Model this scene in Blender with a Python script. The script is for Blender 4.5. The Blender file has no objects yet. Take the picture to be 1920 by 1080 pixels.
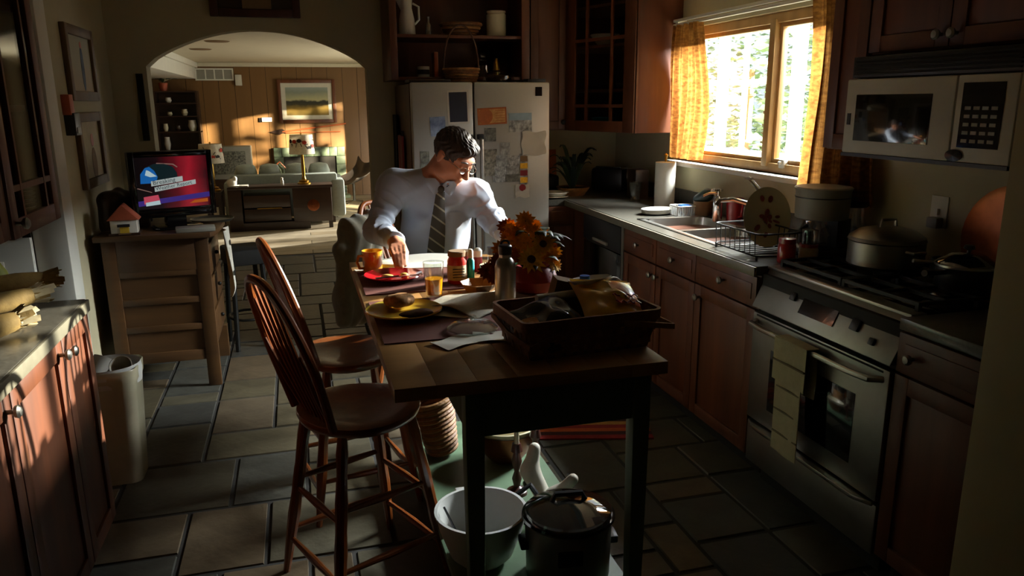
import bpy, bmesh, math, random
import numpy as np
from mathutils import Vector, Matrix
R = math.radians
rnd = random.Random(7)
SC = bpy.context.scene
COL = SC.collection

# ------------------------------------------------------------------ camera
YAW, PITCH, ROLL, FPX, HC = .27107, .23955, .00672, 1429.07, 1.56
_f = Vector((math.sin(YAW)*math.cos(PITCH), math.cos(YAW)*math.cos(PITCH), -math.sin(PITCH)))
_r = Vector((math.cos(YAW), -math.sin(YAW), 0)); _d = _f.cross(_r)
RT = _r*math.cos(ROLL) + _d*math.sin(ROLL); DN = _d*math.cos(ROLL) - _r*math.sin(ROLL); FW = _f
cam = bpy.data.cameras.new('camera'); camo = bpy.data.objects.new('camera', cam); COL.objects.link(camo)
cam.sensor_width = 36; cam.lens = FPX/1920*36; cam.clip_end = 200
m3 = Matrix((RT, -DN, -FW)).transposed()
camo.matrix_world = Matrix.Translation((0, 0, HC)) @ m3.to_4x4()
SC.camera = camo
def ray(px, py): return RT*((px-960)/FPX) + DN*((py-540)/FPX) + FW
def PZ(px, py, z):
    d = ray(px, py); t = (z-HC)/d.z; return Vector((d.x*t, d.y*t, z))
def PY(px, py, y):
    d = ray(px, py); t = y/d.y; return Vector((d.x*t, y, HC+d.z*t))
def PX(px, py, x):
    d = ray(px, py); t = x/d.x; return Vector((x, d.y*t, HC+d.z*t))

# ------------------------------------------------------------------ world, sun, lamps, exposure
SC.view_settings.view_transform = 'Standard'; SC.view_settings.look = 'None'
SC.view_settings.gamma = 1; SC.view_settings.exposure = 0.35; SC.view_settings.use_curve_mapping = False
SC.cycles.use_denoising = True; SC.cycles.max_bounces = 8; SC.cycles.diffuse_bounces = 5
SC.cycles.sample_clamp_indirect = 4; SC.cycles.caustics_reflective = False; SC.cycles.caustics_refractive = False
W = bpy.data.worlds.new('world'); SC.world = W; W.use_nodes = True
W.node_tree.nodes['Background'].inputs[0].default_value = (.86, .93, 1, 1)
W.node_tree.nodes['Background'].inputs[1].default_value = 1.1
def lamp(name, kind, loc, target, energy, color=(1, 1, 1), **kw):
    l = bpy.data.lights.new(name, kind); l.energy = energy; l.color = color
    for k, v in kw.items(): setattr(l, k, v)
    o = bpy.data.objects.new(name, l); COL.objects.link(o); o.location = loc
    o.rotation_euler = (Vector(target)-Vector(loc)).to_track_quat('-Z', 'Y').to_euler(); return o
lamp('sun_offscreen', 'SUN', (10, 6, 5), (10-2.06, 6-.78, 5-.60), 19, (1, .93, .82), angle=R(1.2))
# added area lamp standing in for the sky, fills the kitchen through its window
lamp('sky_fill_kitchen_offscreen', 'AREA', (4.6, 3.9, 3.3), (1.6, 3.7, 1.3), 3300, (.95, .97, 1), shape='RECTANGLE', size=2.6, size_y=1.8)
# daylight and sunshine entering the living room from its window side (the photograph shows the sun patch on its panelled wall)
lamp('window_living_offscreen', 'AREA', (2.75, 10.7, 1.05), (-1, 10.2, 1.0), 44, (1, .95, .85), shape='RECTANGLE', size=1.5, size_y=1.7)
lamp('sun_living_offscreen', 'SPOT', (6.5, 6.0, 2.55), (-.2, 13.5, .8), 42000, (1, .84, .56), spot_size=R(44), spot_blend=.1, shadow_soft_size=.05)

# ------------------------------------------------------------------ materials
def lin(h):
    h = h.lstrip('#'); c = [int(h[i:i+2], 16)/255 for i in (0, 2, 4)]
    return tuple((x/12.92 if x <= .04045 else ((x+.055)/1.055)**2.4) for x in c) + (1,)
MAT = {}
def _nodes(name):
    m = bpy.data.materials.new(name); m.use_nodes = True; nt = m.node_tree
    return m, nt, nt.nodes['Principled BSDF']
def mat(name, col, rough=.5, metal=0, var=.12, scale=18, bump=0, bscale=None, stretch=(1, 1, 1), col2=None, coat=0, trans=0, spec=.5, sheen=0, rnd_obj=None, detail=4):
    m, nt, b = _nodes(name); N = nt.nodes.new; L = nt.links.new
    tc = N('ShaderNodeTexCoord'); mp = N('ShaderNodeMapping'); mp.inputs['Scale'].default_value = stretch
    L(tc.outputs['Object'], mp.inputs[0])
    no = N('ShaderNodeTexNoise'); no.inputs['Scale'].default_value = scale; no.inputs['Detail'].default_value = detail; no.inputs['Roughness'].default_value = .6
    L(mp.outputs[0], no.inputs['Vector'])
    cr = N('ShaderNodeValToRGB'); c = lin(col) if isinstance(col, str) else col
    c2 = lin(col2) if col2 else None
    e = cr.color_ramp.elements
    e[0].position = .3; e[1].position = .72
    e[0].color = tuple(x*(1-var) for x in c[:3])+(1,); e[1].color = c2 or tuple(min(1, x*(1+var)) for x in c[:3])+(1,)
    L(no.outputs['Fac'], cr.inputs[0]); out = cr.outputs[0]
    if rnd_obj:
        oi = N('ShaderNodeObjectInfo'); r2 = N('ShaderNodeValToRGB'); r2.color_ramp.interpolation = 'CONSTANT'
        cols = [lin(x) for x in rnd_obj]
        for i, cc in enumerate(cols):
            el = r2.color_ramp.elements[i] if i < 2 else r2.color_ramp.elements.new(i/len(cols))
            el.position = i/len(cols); el.color = cc
        L(oi.outputs['Random'], r2.inputs[0])
        mx = N('ShaderNodeMixRGB'); mx.blend_type = 'MULTIPLY'; mx.inputs[0].default_value = 1
        L(out, mx.inputs[1]); L(r2.outputs[0], mx.inputs[2]); out = mx.outputs[0]
    L(out, b.inputs['Base Color'])
    b.inputs['Roughness'].default_value = rough; b.inputs['Metallic'].default_value = metal
    b.inputs['Specular IOR Level'].default_value = spec; b.inputs['Coat Weight'].default_value = coat
    b.inputs['Transmission Weight'].default_value = trans; b.inputs['Sheen Weight'].default_value = sheen
    if bump:
        bn = N('ShaderNodeTexNoise'); bn.inputs['Scale'].default_value = bscale or scale*2; bn.inputs['Detail'].default_value = 4
        L(mp.outputs[0], bn.inputs['Vector'])
        bp = N('ShaderNodeBump'); bp.inputs['Strength'].default_value = bump; bp.inputs['Distance'].default_value = .01
        L(bn.outputs['Fac'], bp.inputs['Height']); L(bp.outputs[0], b.inputs['Normal'])
    MAT[name] = m; return m
def wood(name, c1, c2, rough=.4, axis='z', scale=9, coat=.15, bump=.08):
    s = {'x': (.08, 1, 1), 'y': (1, .08, 1), 'z': (1, 1, .08)}[axis]
    m = mat(name, c1, rough, var=.2, scale=scale, stretch=s, col2=c2, coat=coat, bump=bump, bscale=scale*5, detail=7); return m
def glass(name, tint=(1, 1, 1, 1), gloss=.12, rough=.02):
    # thin-walled pane: mostly clear, with a mirror share
    m, nt, b = _nodes(name); nt.nodes.remove(b); N = nt.nodes.new; L = nt.links.new
    t = N('ShaderNodeBsdfTransparent'); t.inputs[0].default_value = tint
    g = N('ShaderNodeBsdfGlossy'); g.inputs['Roughness'].default_value = rough
    lw = N('ShaderNodeLayerWeight'); lw.inputs[0].default_value = .5
    pw = N('ShaderNodeMath'); pw.operation = 'POWER'; pw.inputs[1].default_value = 4; L(lw.outputs['Facing'], pw.inputs[0])
    mm = N('ShaderNodeMath'); mm.operation = 'MULTIPLY_ADD'; mm.inputs[1].default_value = .9; mm.inputs[2].default_value = gloss
    L(pw.outputs[0], mm.inputs[0]); mm.use_clamp = True
    mx = N('ShaderNodeMixShader'); L(mm.outputs[0], mx.inputs[0]); L(t.outputs[0], mx.inputs[1]); L(g.outputs[0], mx.inputs[2])
    L(mx.outputs[0], nt.nodes['Material Output'].inputs[0]); MAT[name] = m; return m
def emit(name, col, s=1.0):
    m, nt, b = _nodes(name); b.inputs['Base Color'].default_value = (0, 0, 0, 1); b.inputs['Roughness'].default_value = .3
    b.inputs['Emission Color'].default_value = lin(col); b.inputs['Emission Strength'].default_value = s; MAT[name] = m; return m
def bands(name, stops, axis=2, lo=0., hi=1., noise=0., nscale=10, rough=.7, emission=0., const=False):
    # colours in bands along a local axis (printed pictures, striped cloth)
    m, nt, b = _nodes(name); N = nt.nodes.new; L = nt.links.new
    tc = N('ShaderNodeTexCoord'); sp = N('ShaderNodeSeparateXYZ'); L(tc.outputs['Object'], sp.inputs[0])
    mr = N('ShaderNodeMapRange'); mr.inputs['From Min'].default_value = lo; mr.inputs['From Max'].default_value = hi
    L(sp.outputs[axis], mr.inputs[0]); v = mr.outputs[0]
    if noise:
        no = N('ShaderNodeTexNoise'); no.inputs['Scale'].default_value = nscale; no.inputs['Detail'].default_value = 5; L(tc.outputs['Object'], no.inputs['Vector'])
        ma = N('ShaderNodeMath'); ma.operation = 'MULTIPLY_ADD'; ma.inputs[1].default_value = noise; L(no.outputs['Fac'], ma.inputs[0]); 
        sb = N('ShaderNodeMath'); sb.operation = 'SUBTRACT'; sb.inputs[1].default_value = noise*.5
        L(v, sb.inputs[0]); L(sb.outputs[0], ma.inputs[2]); v = ma.outputs[0]
    cr = N('ShaderNodeValToRGB'); el = cr.color_ramp.elements
    if const: cr.color_ramp.interpolation = 'CONSTANT'
    for i, (p, c) in enumerate(stops):
        e = el[i] if i < 2 else el.new(p)
        e.position = p; e.color = lin(c)
    L(v, cr.inputs[0]); L(cr.outputs[0], b.inputs['Base Color']); b.inputs['Roughness'].default_value = rough
    if emission:
        L(cr.outputs[0], b.inputs['Emission Color']); b.inputs['Emission Strength'].default_value = emission
        b.inputs['Base Color'].default_value = (0, 0, 0, 1)
        for l in list(b.inputs['Base Color'].links): nt.links.remove(l)
    MAT[name] = m; return m
def stripes(name, c1, c2, freq, direction, width=.2, rough=.8):
    # woven stripes across a local direction
    m, nt, b = _nodes(name); N = nt.nodes.new; L = nt.links.new
    tc = N('ShaderNodeTexCoord'); dt = N('ShaderNodeVectorMath'); dt.operation = 'DOT_PRODUCT'; dt.inputs[1].default_value = direction
    L(tc.outputs['Object'], dt.inputs[0])
    mu = N('ShaderNodeMath'); mu.operation = 'MULTIPLY'; mu.inputs[1].default_value = freq; L(dt.outputs['Value'], mu.inputs[0])
    fr = N('ShaderNodeMath'); fr.operation = 'FRACT'; L(mu.outputs[0], fr.inputs[0])
    cr = N('ShaderNodeValToRGB'); cr.color_ramp.interpolation = 'CONSTANT'
    e = cr.color_ramp.elements; e[0].position = 0; e[0].color = lin(c2); e[1].position = width; e[1].color = lin(c1)
    L(fr.outputs[0], cr.inputs[0]); L(cr.outputs[0], b.inputs['Base Color']); b.inputs['Roughness'].default_value = rough
    MAT[name] = m; return m
def cloth_trans(name, col, col2, trans=.5, scale=40):
    m, nt, b = _nodes(name); nt.nodes.remove(b); N = nt.nodes.new; L = nt.links.new
    tc = N('ShaderNodeTexCoord'); mp = N('ShaderNodeMapping'); mp.inputs['Scale'].default_value = (1, .25, 1.6); L(tc.outputs['Object'], mp.inputs[0])
    no = N('ShaderNodeTexNoise'); no.inputs['Scale'].default_value = scale; no.inputs['Detail'].default_value = 6; L(mp.outputs[0], no.inputs['Vector'])
    cr = N('ShaderNodeValToRGB'); cr.color_ramp.elements[0].color = lin(col); cr.color_ramp.elements[1].color = lin(col2)
    cr.color_ramp.elements[0].position = .35; cr.color_ramp.elements[1].position = .65
    L(no.outputs['Fac'], cr.inputs[0])
    d = N('ShaderNodeBsdfDiffuse'); t = N('ShaderNodeBsdfTranslucent'); mx = N('ShaderNodeMixShader'); mx.inputs[0].default_value = trans
    L(cr.outputs[0], d.inputs[0]); L(cr.outputs[0], t.inputs[0]); L(d.outputs[0], mx.inputs[1]); L(t.outputs[0], mx.inputs[2])
    L(mx.outputs[0], nt.nodes['Material Output'].inputs[0]); MAT[name] = m; return m

mat('plaster', '#b5ac8c', .9, var=.04, scale=6, bump=.05, bscale=60)
mat('white_paint', '#d9d8cc', .6, var=.03, scale=8)
mat('ceiling_paint', '#d6cfb8', .9, var=.03, scale=5)
mat('slate', '#8f8a7c', .42, var=.3, scale=7, bump=.25, bscale=26, rnd_obj=['#8b887c', '#7f8486', '#94887a', '#6f7377', '#a08f7c', '#7a776c', '#86806f'])
mat('grout', '#2b2925', .9, var=.2, scale=30)
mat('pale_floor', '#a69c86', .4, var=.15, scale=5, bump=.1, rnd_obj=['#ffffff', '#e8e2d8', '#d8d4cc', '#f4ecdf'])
wood('cherry', '#4e2710', '#6a3718', .48, 'z', 8, coat=.04)
wood('cherry_dark', '#3a1a10', '#52261a', .4, 'z', 8, coat=.2)
wood('cherry_x', '#5a2714', '#7a381c', .38, 'x', 8, coat=.2)
wood('panel_wood', '#876235', '#6f4e28', .5, 'z', 4, coat=.05)
wood('walnut', '#2a1a12', '#3c2618', .4, 'x', 8)
wood('oak_old', '#4a3018', '#62421f', .5, 'x', 8)
wood('butcher', '#8d6436', '#a67a45', .42, 'x', 7, coat=.25)
wood('stool_wood', '#6b3413', '#8a4a1c', .3, 'z', 10, coat=.4)
wood('window_wood', '#b08a55', '#c39c64', .5, 'z', 8)
wood('rail_wood', '#a4542a', '#8a4221', .45, 'y', 8)
wood('frame_wood', '#5a4426', '#6b5230', .7, 'z', 8, coat=0)
mat('green_paint', '#5f775c', .5, var=.14, scale=9, bump=.05)
mat('granite', '#47443c', .28, var=.3, scale=90, coat=.2)
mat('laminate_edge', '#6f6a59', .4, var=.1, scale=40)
mat('steel', '#a9a79f', .32, 1, var=.05, scale=30, stretch=(1, 1, 12))
mat('steel_dull', '#8f8d85', .42, 1, var=.08, scale=12)
mat('fridge_steel', '#b4b2a8', .45, .55, var=.03, scale=30, stretch=(1, 1, 10))
mat('chrome', '#d8d8d8', .1, 1, var=.02)
mat('brass', '#b08a3c', .28, 1, var=.1)
mat('iron', '#15140f', .5, .3, var=.2)
mat('black_gloss', '#0b0b0c', .12, 0, var=.1, coat=.5)
mat('black_plastic', '#16161a', .4, var=.1)
mat('black_matte', '#1a1917', .8, var=.15)
mat('grey_plastic', '#8d8b80', .5, var=.05)
mat('white_ceramic', '#dad7cb', .2, var=.03, coat=.4)
mat('cream_ceramic', '#c8c0a2', .25, var=.05, coat=.3)
mat('white_plastic', '#cfd0cb', .4, var=.04)
mat('paper', '#c9c5b6', .85, var=.06, scale=10)
mat('newsprint', '#a9a493', .85, var=.18, scale=60, stretch=(1, 4, 1))
mat('cardboard', '#7d6242', .85, var=.12, scale=12)
mat('wicker', '#744a24', .6, var=.3, scale=40, bump=.3)
mat('wicker_dark', '#4a2c17', .6, var=.3, scale=40, bump=.3)
mat('wicker_pale', '#8c6233', .6, var=.3, scale=40, bump=.3)
mat('skin', '#b5785a', .5, var=.08, scale=14, spec=.35)
mat('hair', '#2a1a10', .6, var=.5, scale=60, stretch=(1, 1, .25), bump=.6, bscale=90)
mat('shirt', '#9ea5b2', .8, var=.05, scale=5, sheen=.2)
mat('collar_dark', '#26282e', .8)
mat('lens', '#d0c9bb', .2, .7)
mat('jacket', '#6a6350', .9, var=.2, scale=20, bump=.2, sheen=.2)
mat('trousers', '#23221f', .9)
stripes('tie', '#3b342a', '#8b8470', 22, (.62, 0, .78), .16)
mat('red_glaze', '#a3161f', .15, var=.08, coat=.6)
mat('yellow_glaze', '#c9a83a', .2, var=.06, coat=.4)
mat('mug_glaze', '#c98a1e', .2, var=.08, coat=.4)
mat('egg', '#e3b95c', .6, var=.2, scale=40)
mat('bread', '#ab7840', .8, var=.35, scale=60, bump=.4, bscale=90)
mat('sausage', '#3a1a10', .5, var=.3, scale=40, bump=.3)
mat('juice', '#f0960a', .2, var=.02, coat=.3)
mat('placemat', '#5c2617', .8, var=.35, scale=60, stretch=(1, 14, 1), bump=.2)
mat('salsa', '#a8200f', .3, var=.3, scale=40, coat=.4)
mat('red_lid', '#b01a1c', .4)
mat('teal', '#16a7b5', .35, var=.06)
mat('teal_box', '#0e7f95', .5, var=.06)
mat('label_paper', '#b9a88a', .8, var=.2, scale=50)
mat('berry_red', '#7a1420', .4, var=.2)
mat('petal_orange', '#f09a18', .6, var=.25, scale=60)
mat('petal_yellow', '#f0b52a', .6, var=.25, scale=60)
mat('petal_rust', '#a84e1c', .7, var=.3, scale=60)
mat('flower_eye', '#2a120a', .9, var=.3, scale=90)
mat('leaf', '#2c3d1e', .6, var=.3, scale=20)
mat('leaf_dark', '#1c2a20', .55, var=.3, scale=20)
mat('leaf_bright', '#7fa35a', .6, var=.3, scale=12)
mat('bag_yellow', '#d9a50f', .22, var=.12, scale=10, coat=.6, bump=.2, bscale=18)
mat('bag_orange', '#c4600f', .25, var=.2, scale=12, coat=.5)
mat('bag_blue', '#16233f', .25, var=.3, scale=14, coat=.5, bump=.3, bscale=20)
mat('foam_white', '#c9c7be', .7, var=.03)
mat('kraft', '#6d5334', .9, var=.12, scale=14, bump=.15)
mat('rug_red', '#7e1414', .95, var=.2, scale=60)
mat('rug_orange', '#a84a1a', .95, var=.2, scale=60)
mat('rug_dark', '#3b1010', .95, var=.2, scale=60)
mat('rug_tan', '#a87a3a', .95, var=.2, scale=60)
mat('copper', '#7a4326', .3, .8, var=.3, scale=9)
mat('white_bird', '#cdc8b8', .6)
mat('towel', '#b3a98a', .95, var=.08, scale=30, bump=.2, bscale=120)
mat('towel_dark', '#6c6350', .95)
mat('corn_husk', '#94783f', .8, var=.3, scale=20, stretch=(1, .2, 1), bump=.3)
mat('husk_white', '#c4b48c', .8, var=.15, scale=24)
mat('cloth_brown', '#6b4a2a', .9, var=.2, scale=20)
mat('pear', '#9aa03a', .5, var=.2, scale=12)
mat('terracotta', '#b0573a', .6, var=.15, scale=10)
mat('sofa_cloth', '#8d968f', .9, var=.08, scale=30)
mat('sofa_cushion', '#9aa39a', .9, var=.08, scale=30)
mat('fire_tile', '#51604e', .5, var=.3, scale=14)
mat('soot', '#141310', .9)
mat('shade_print', '#d9d3c4', .9, var=.02)
mat('shade_flower', '#a8341f', .9)
mat('shade_leaf', '#2a241c', .9)
mat('armchair', '#2a2522', .5, var=.2)
mat('pink', '#b3303c', .6)
mat('towelroll', '#c9c6ba', .9, var=.04)
mat('red_plastic', '#8e0f1c', .35, var=.06, coat=.3)
mat('floral_base', '#c0b48c', .3, var=.04, coat=.3)
mat('floral_red', '#7d2c24', .5, var=.4, scale=90)
mat('blue_plastic', '#1566c4', .4)
mat('navy_print', '#34386e', .6, var=.9, scale=24, detail=8, col2='#0b0c18')
mat('blue_print', '#26356e', .6, var=.5, scale=12, detail=6, col2='#9fb0c8')
mat('orange_print', '#b5742a', .7, var=.3, scale=20, col2='#d9a765')
mat('orange_deep', '#a3561f', .7, var=.2, scale=30)
mat('grey_print', '#3c4038', .5, var=.9, scale=30, detail=8, col2='#cfd2cb')
mat('dark_print', '#1c1e18', .5, var=.9, scale=36, detail=8, col2='#8f8f80')
mat('mixed_print', '#2b3029', .5, var=.9, scale=46, detail=9, col2='#dfe0da')
mat('green_print', '#2e3a20', .5, var=.8, scale=40, detail=8, col2='#b9b19c')
mat('sky_print', '#8fa8b5', .5, var=.2, scale=14)
mat('mat_print', '#b9ad8c', .8, var=.1)
mat('ink_blue', '#3a4a5a', .8, var=.4)
mat('foliage_out', '#8ba378', .7, var=.4, scale=6)
mat('foliage_pale', '#b3c09c', .7, var=.4, scale=6)
mat('garden_ground', '#b9b7a6', .9, var=.2, scale=3)
mat('trellis_white', '#e8ebee', .6, var=.03)
mat('oven_white', '#b9b6ab', .45, var=.04)
glass('pane', (.97, .99, .98, 1), .04)
glass('cab_glass', (.88, .88, .86, 1), .04, .06)
glass('clear_glass', (.93, .96, .95, 1), .14)
glass('lid_glass', (.55, .55, .55, 1), .22)
glass('dark_glass', (.05, .05, .05, 1), .1)
cloth_trans('curtain', '#6e4520', '#996a33', .42)
cloth_trans('shade_cloth', '#d8d0bd', '#e8e0cc', .4)
bands('landscape_print', [(0, '#6b5a24'), (.25, '#9c7f35'), (.4, '#3a3620'), (.5, '#2c2d20'), (.56, '#b3ac80'), (.8, '#7f8878'), (1, '#8e9a96')], 2, -.24, .24, .18, 9)
bands('faded_print', [(0, '#a0845a'), (.5, '#9b9273'), (1, '#8f8b70')], 2, -.2, .2, .3, 6)

# ------------------------------------------------------------------ mesh builder
class MB:
    def __init__(s): s.v = []; s.f = []; s.m = []
    def add(s, vs, fs, mi=0, M=None):
        o = len(s.v)
        s.v += [tuple(M @ Vector(p)) if M is not None else tuple(p) for p in vs]
        s.f += [tuple(i+o for i in f) for f in fs]
        s.m += [mi]*len(fs); return s
    def box(s, x0, x1, y0, y1, z0, z1, mi=0, M=None):
        v = [(x, y, z) for z in (z0, z1) for y in (y0, y1) for x in (x0, x1)]
        return s.add(v, [(0, 2, 3, 1), (4, 5, 7, 6), (0, 1, 5, 4), (2, 6, 7, 3), (0, 4, 6, 2), (1, 3, 7, 5)], mi, M)
    def fxz(s, x0, x1, z0, z1, e, y0, y1, mi=0, M=None):
        # four-piece frame in the XZ plane, mitre-free: stiles full height, rails between
        s.box(x0, x0+e, y0, y1, z0, z1, mi, M); s.box(x1-e, x1, y0, y1, z0, z1, mi, M); s.box(x0+e, x1-e, y0, y1, z0, z0+e, mi, M); return s.box(x0+e, x1-e, y0, y1, z1-e, z1, mi, M)
    def fyz(s, y0, y1, z0, z1, e, x0, x1, mi=0, M=None):
        s.box(x0, x1, y0, y0+e, z0, z1, mi, M); s.box(x0, x1, y1-e, y1, z0, z1, mi, M); s.box(x0, x1, y0+e, y1-e, z0, z0+e, mi, M); return s.box(x0, x1, y0+e, y1-e, z1-e, z1, mi, M)
    def prism(s, poly, z0, z1, mi=0, M=None):
        n = len(poly); v = [(x, y, z0) for x, y in poly]+[(x, y, z1) for x, y in poly]
        return s.add(v, [tuple(range(n-1, -1, -1)), tuple(range(n, 2*n))]+[(i, (i+1) % n, n+(i+1) % n, n+i) for i in range(n)], mi, M)
    def lathe(s, prof, n=28, c=(0, 0, 0), mi=0, M=None, sx=1, sy=1):
        v = []; fs = []; k = len(prof)
        for i in range(n):
            a = 2*math.pi*i/n
            for r, z in prof: v.append((c[0]+r*math.cos(a)*sx, c[1]+r*math.sin(a)*sy, c[2]+z))
        for i in range(n):
            j = (i+1) % n
            for q in range(k-1): fs.append((i*k+q, j*k+q, j*k+q+1, i*k+q+1))
        if prof[0][0] > 1e-4: fs.append(tuple(i*k for i in range(n-1, -1, -1)))
        if prof[-1][0] > 1e-4: fs.append(tuple(i*k+k-1 for i in range(n)))
        return s.add(v, fs, mi, M)
    def shell(s, prof, n=28, c=(0, 0, 0), mi=0, M=None, sx=1, sy=1):
        # closed profile loop (no end caps)
        v = []; fs = []; k = len(prof)
        for i in range(n):
            a = 2*math.pi*i/n
            for r, z in prof: v.append((c[0]+r*math.cos(a)*sx, c[1]+r*math.sin(a)*sy, c[2]+z))
        for i in range(n):
            j = (i+1) % n
            for q in range(k-1): fs.append((i*k+q, j*k+q, j*k+q+1, i*k+q+1))
        return s.add(v, fs, mi, M)
    def tube(s, pts, r, n=8, mi=0, M=None, caps=True, closed=False):
        P = [Vector(p) for p in pts]; k = len(P); v = []; up = None
        rr = r if isinstance(r, (list, tuple)) else [r]*k
        for i in range(k):
            if closed: t = (P[(i+1) % k]-P[i-1]).normalized()
            else: t = (P[min(i+1, k-1)]-P[max(i-1, 0)]).normalized()
            if up is None: up = Vector((0, 0, 1)) if abs(t.z) < .9 else Vector((1, 0, 0))
            a = t.cross(up).normalized(); b = a.cross(t).normalized(); up = b
            for q in range(n):
                an = 2*math.pi*q/n; v.append(P[i]+(a*math.cos(an)+b*math.sin(an))*rr[i])
        fs = [(i*n+q, i*n+(q+1) % n, ((i+1) % k)*n+(q+1) % n, ((i+1) % k)*n+q) for i in range(k if closed else k-1) for q in range(n)]
        if caps and not closed: fs += [tuple(range(n-1, -1, -1)), tuple((k-1)*n+q for q in range(n))]
        return s.add(v, fs, mi, M)
    def sphere(s, c, r, nu=14, nv=9, mi=0, M=None):
        r = (r, r, r) if not isinstance(r, (list, tuple)) else r; v = [(c[0], c[1], c[2]-r[2])]
        for j in range(1, nv):
            t = math.pi*j/nv
            for i in range(nu):
                a = 2*math.pi*i/nu; v.append((c[0]+r[0]*math.sin(t)*math.cos(a), c[1]+r[1]*math.sin(t)*math.sin(a), c[2]-r[2]*math.cos(t)))
        v.append((c[0], c[1], c[2]+r[2])); e = len(v)-1
        fs = [(0, 1+(i+1) % nu, 1+i) for i in range(nu)]+[(1+j*nu+i, 1+j*nu+(i+1) % nu, 1+(j+1)*nu+(i+1) % nu, 1+(j+1)*nu+i) for j in range(nv-2) for i in range(nu)]
        fs += [(e, 1+(nv-2)*nu+i, 1+(nv-2)*nu+(i+1) % nu) for i in range(nu)]
        return s.add(v, fs, mi, M)
    def grid(s, fn, nu, nv, mi=0, M=None):
        v = [fn(i/nu, j/nv) for j in range(nv+1) for i in range(nu+1)]
        return s.add(v, [(j*(nu+1)+i, j*(nu+1)+i+1, (j+1)*(nu+1)+i+1, (j+1)*(nu+1)+i) for j in range(nv) for i in range(nu)], mi, M)
    def sheet(s, fn, nu, nv, th, mi=0, M=None):
        # thin solid sheet between fn and fn shifted by th along z
        a = [Vector(fn(i/nu, j/nv)) for j in range(nv+1) for i in range(nu+1)]
        t = Vector((0, 0, th)) if not isinstance(th, (tuple, Vector)) else Vector(th)
        n = len(a); w = nu+1; v = a+[p+t for p in a]; fs = []
        for j in range(nv):
            for i in range(nu):
                q = (j*w+i, j*w+i+1, (j+1)*w+i+1, (j+1)*w+i); fs.append(q[::-1]); fs.append(tuple(x+n for x in q))
        rim = [i for i in range(nu)]+[nu+j*w for j in range(nv)]+[nv*w+nu-i for i in range(nu)]+[(nv-j)*w for j in range(nv)]
        for a0, b0 in zip(rim, rim[1:]+rim[:1]): fs.append((a0, b0, b0+n, a0+n))
        return s.add(v, fs, mi, M)
    def mesh(s, name, mats, bevel=0, angle=35, flat=False):
        me = bpy.data.meshes.new(name); me.from_pydata([tuple(p) for p in s.v], [], s.f)
        for k in (mats if isinstance(mats, (list, tuple)) else [mats]): me.materials.append(MAT[k] if isinstance(k, str) else k)
        me.polygons.foreach_set('material_index', s.m)
        if bevel:
            bm = bmesh.new(); bm.from_mesh(me); pass
            es = [e for e in bm.edges if len(e.link_faces) == 2 and e.calc_face_angle(0) > R(40)]
            bmesh.ops.bevel(bm, geom=es, offset=bevel, segments=2, profile=.5, affect='EDGES', clamp_overlap=True); bm.to_mesh(me); bm.free()
        if not flat:
            me.polygons.foreach_set('use_smooth', [True]*len(me.polygons)); me.set_sharp_from_angle(angle=R(angle))
        me.update(); return me
def tag(o, label=None, cat=None, group=None, kind=None):
    for k, v in (('label', label), ('category', cat), ('group', group), ('kind', kind)):
        if v: o[k] = v
    return o
def obj(name, mb, mats, parent=None, loc=None, rz=0, bevel=0, angle=35, flat=False, label=None, cat=None, group=None, kind=None, mw=None):
    me = mb.mesh(name, mats, bevel, angle, flat) if isinstance(mb, MB) else mb
    o = bpy.data.objects.new(name, me); COL.objects.link(o)
    if parent is not None: o.parent = parent
    if loc is not None: o.location = loc
    if rz: o.rotation_euler = (0, 0, rz)
    if mw is not None: o.matrix_world = mw
    return tag(o, label, cat, group, kind)
def thing(name, label, cat, loc=(0, 0, 0), rz=0, group=None):
    o = bpy.data.objects.new(name, None); COL.objects.link(o); o.location = loc; o.rotation_euler = (0, 0, rz); o.empty_display_size = .05
    return tag(o, label, cat, group)
def struct(name, mb, mats, **k): return obj(name, mb, mats, kind='structure', **k)
def copy_tree(o, parent=None):
    c = o.copy(); COL.objects.link(c); c.parent = parent
    for ch in [x for x in bpy.data.objects if x.parent == o]: copy_tree(ch, c)
    return c
def TR(x, y, z, rz=0, rx=0, ry=0): return Matrix.Translation((x, y, z)) @ Matrix.Rotation(rz, 4, 'Z') @ Matrix.Rotation(ry, 4, 'Y') @ Matrix.Rotation(rx, 4, 'X')
def rrect(w, h, r, n=4, cx=0, cy=0):
    p = []
    for qx, qy, a0 in ((1, 1, 0), (-1, 1, 90), (-1, -1, 180), (1, -1, 270)):
        for i in range(n+1):
            a = R(a0+90*i/n); p.append((cx+qx*(w/2-r)+r*math.cos(a), cy+qy*(h/2-r)+r*math.sin(a)))
    return p
def lettering(txt, size, mats, parent, mw_local, ext=.0006, name='lettering'):
    cu = bpy.data.curves.new(name, 'FONT'); cu.body = txt; cu.size = size; cu.extrude = ext; cu.resolution_u = 2
    t = bpy.data.objects.new(name, cu); COL.objects.link(t); dg = bpy.context.evaluated_depsgraph_get()
    me = bpy.data.meshes.new_from_object(t.evaluated_get(dg)); bpy.data.objects.remove(t)
    me.materials.clear(); me.materials.append(MAT[mats])
    o = bpy.data.objects.new(name, me); COL.objects.link(o); o.parent = parent; o.matrix_local = mw_local; return o

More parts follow.
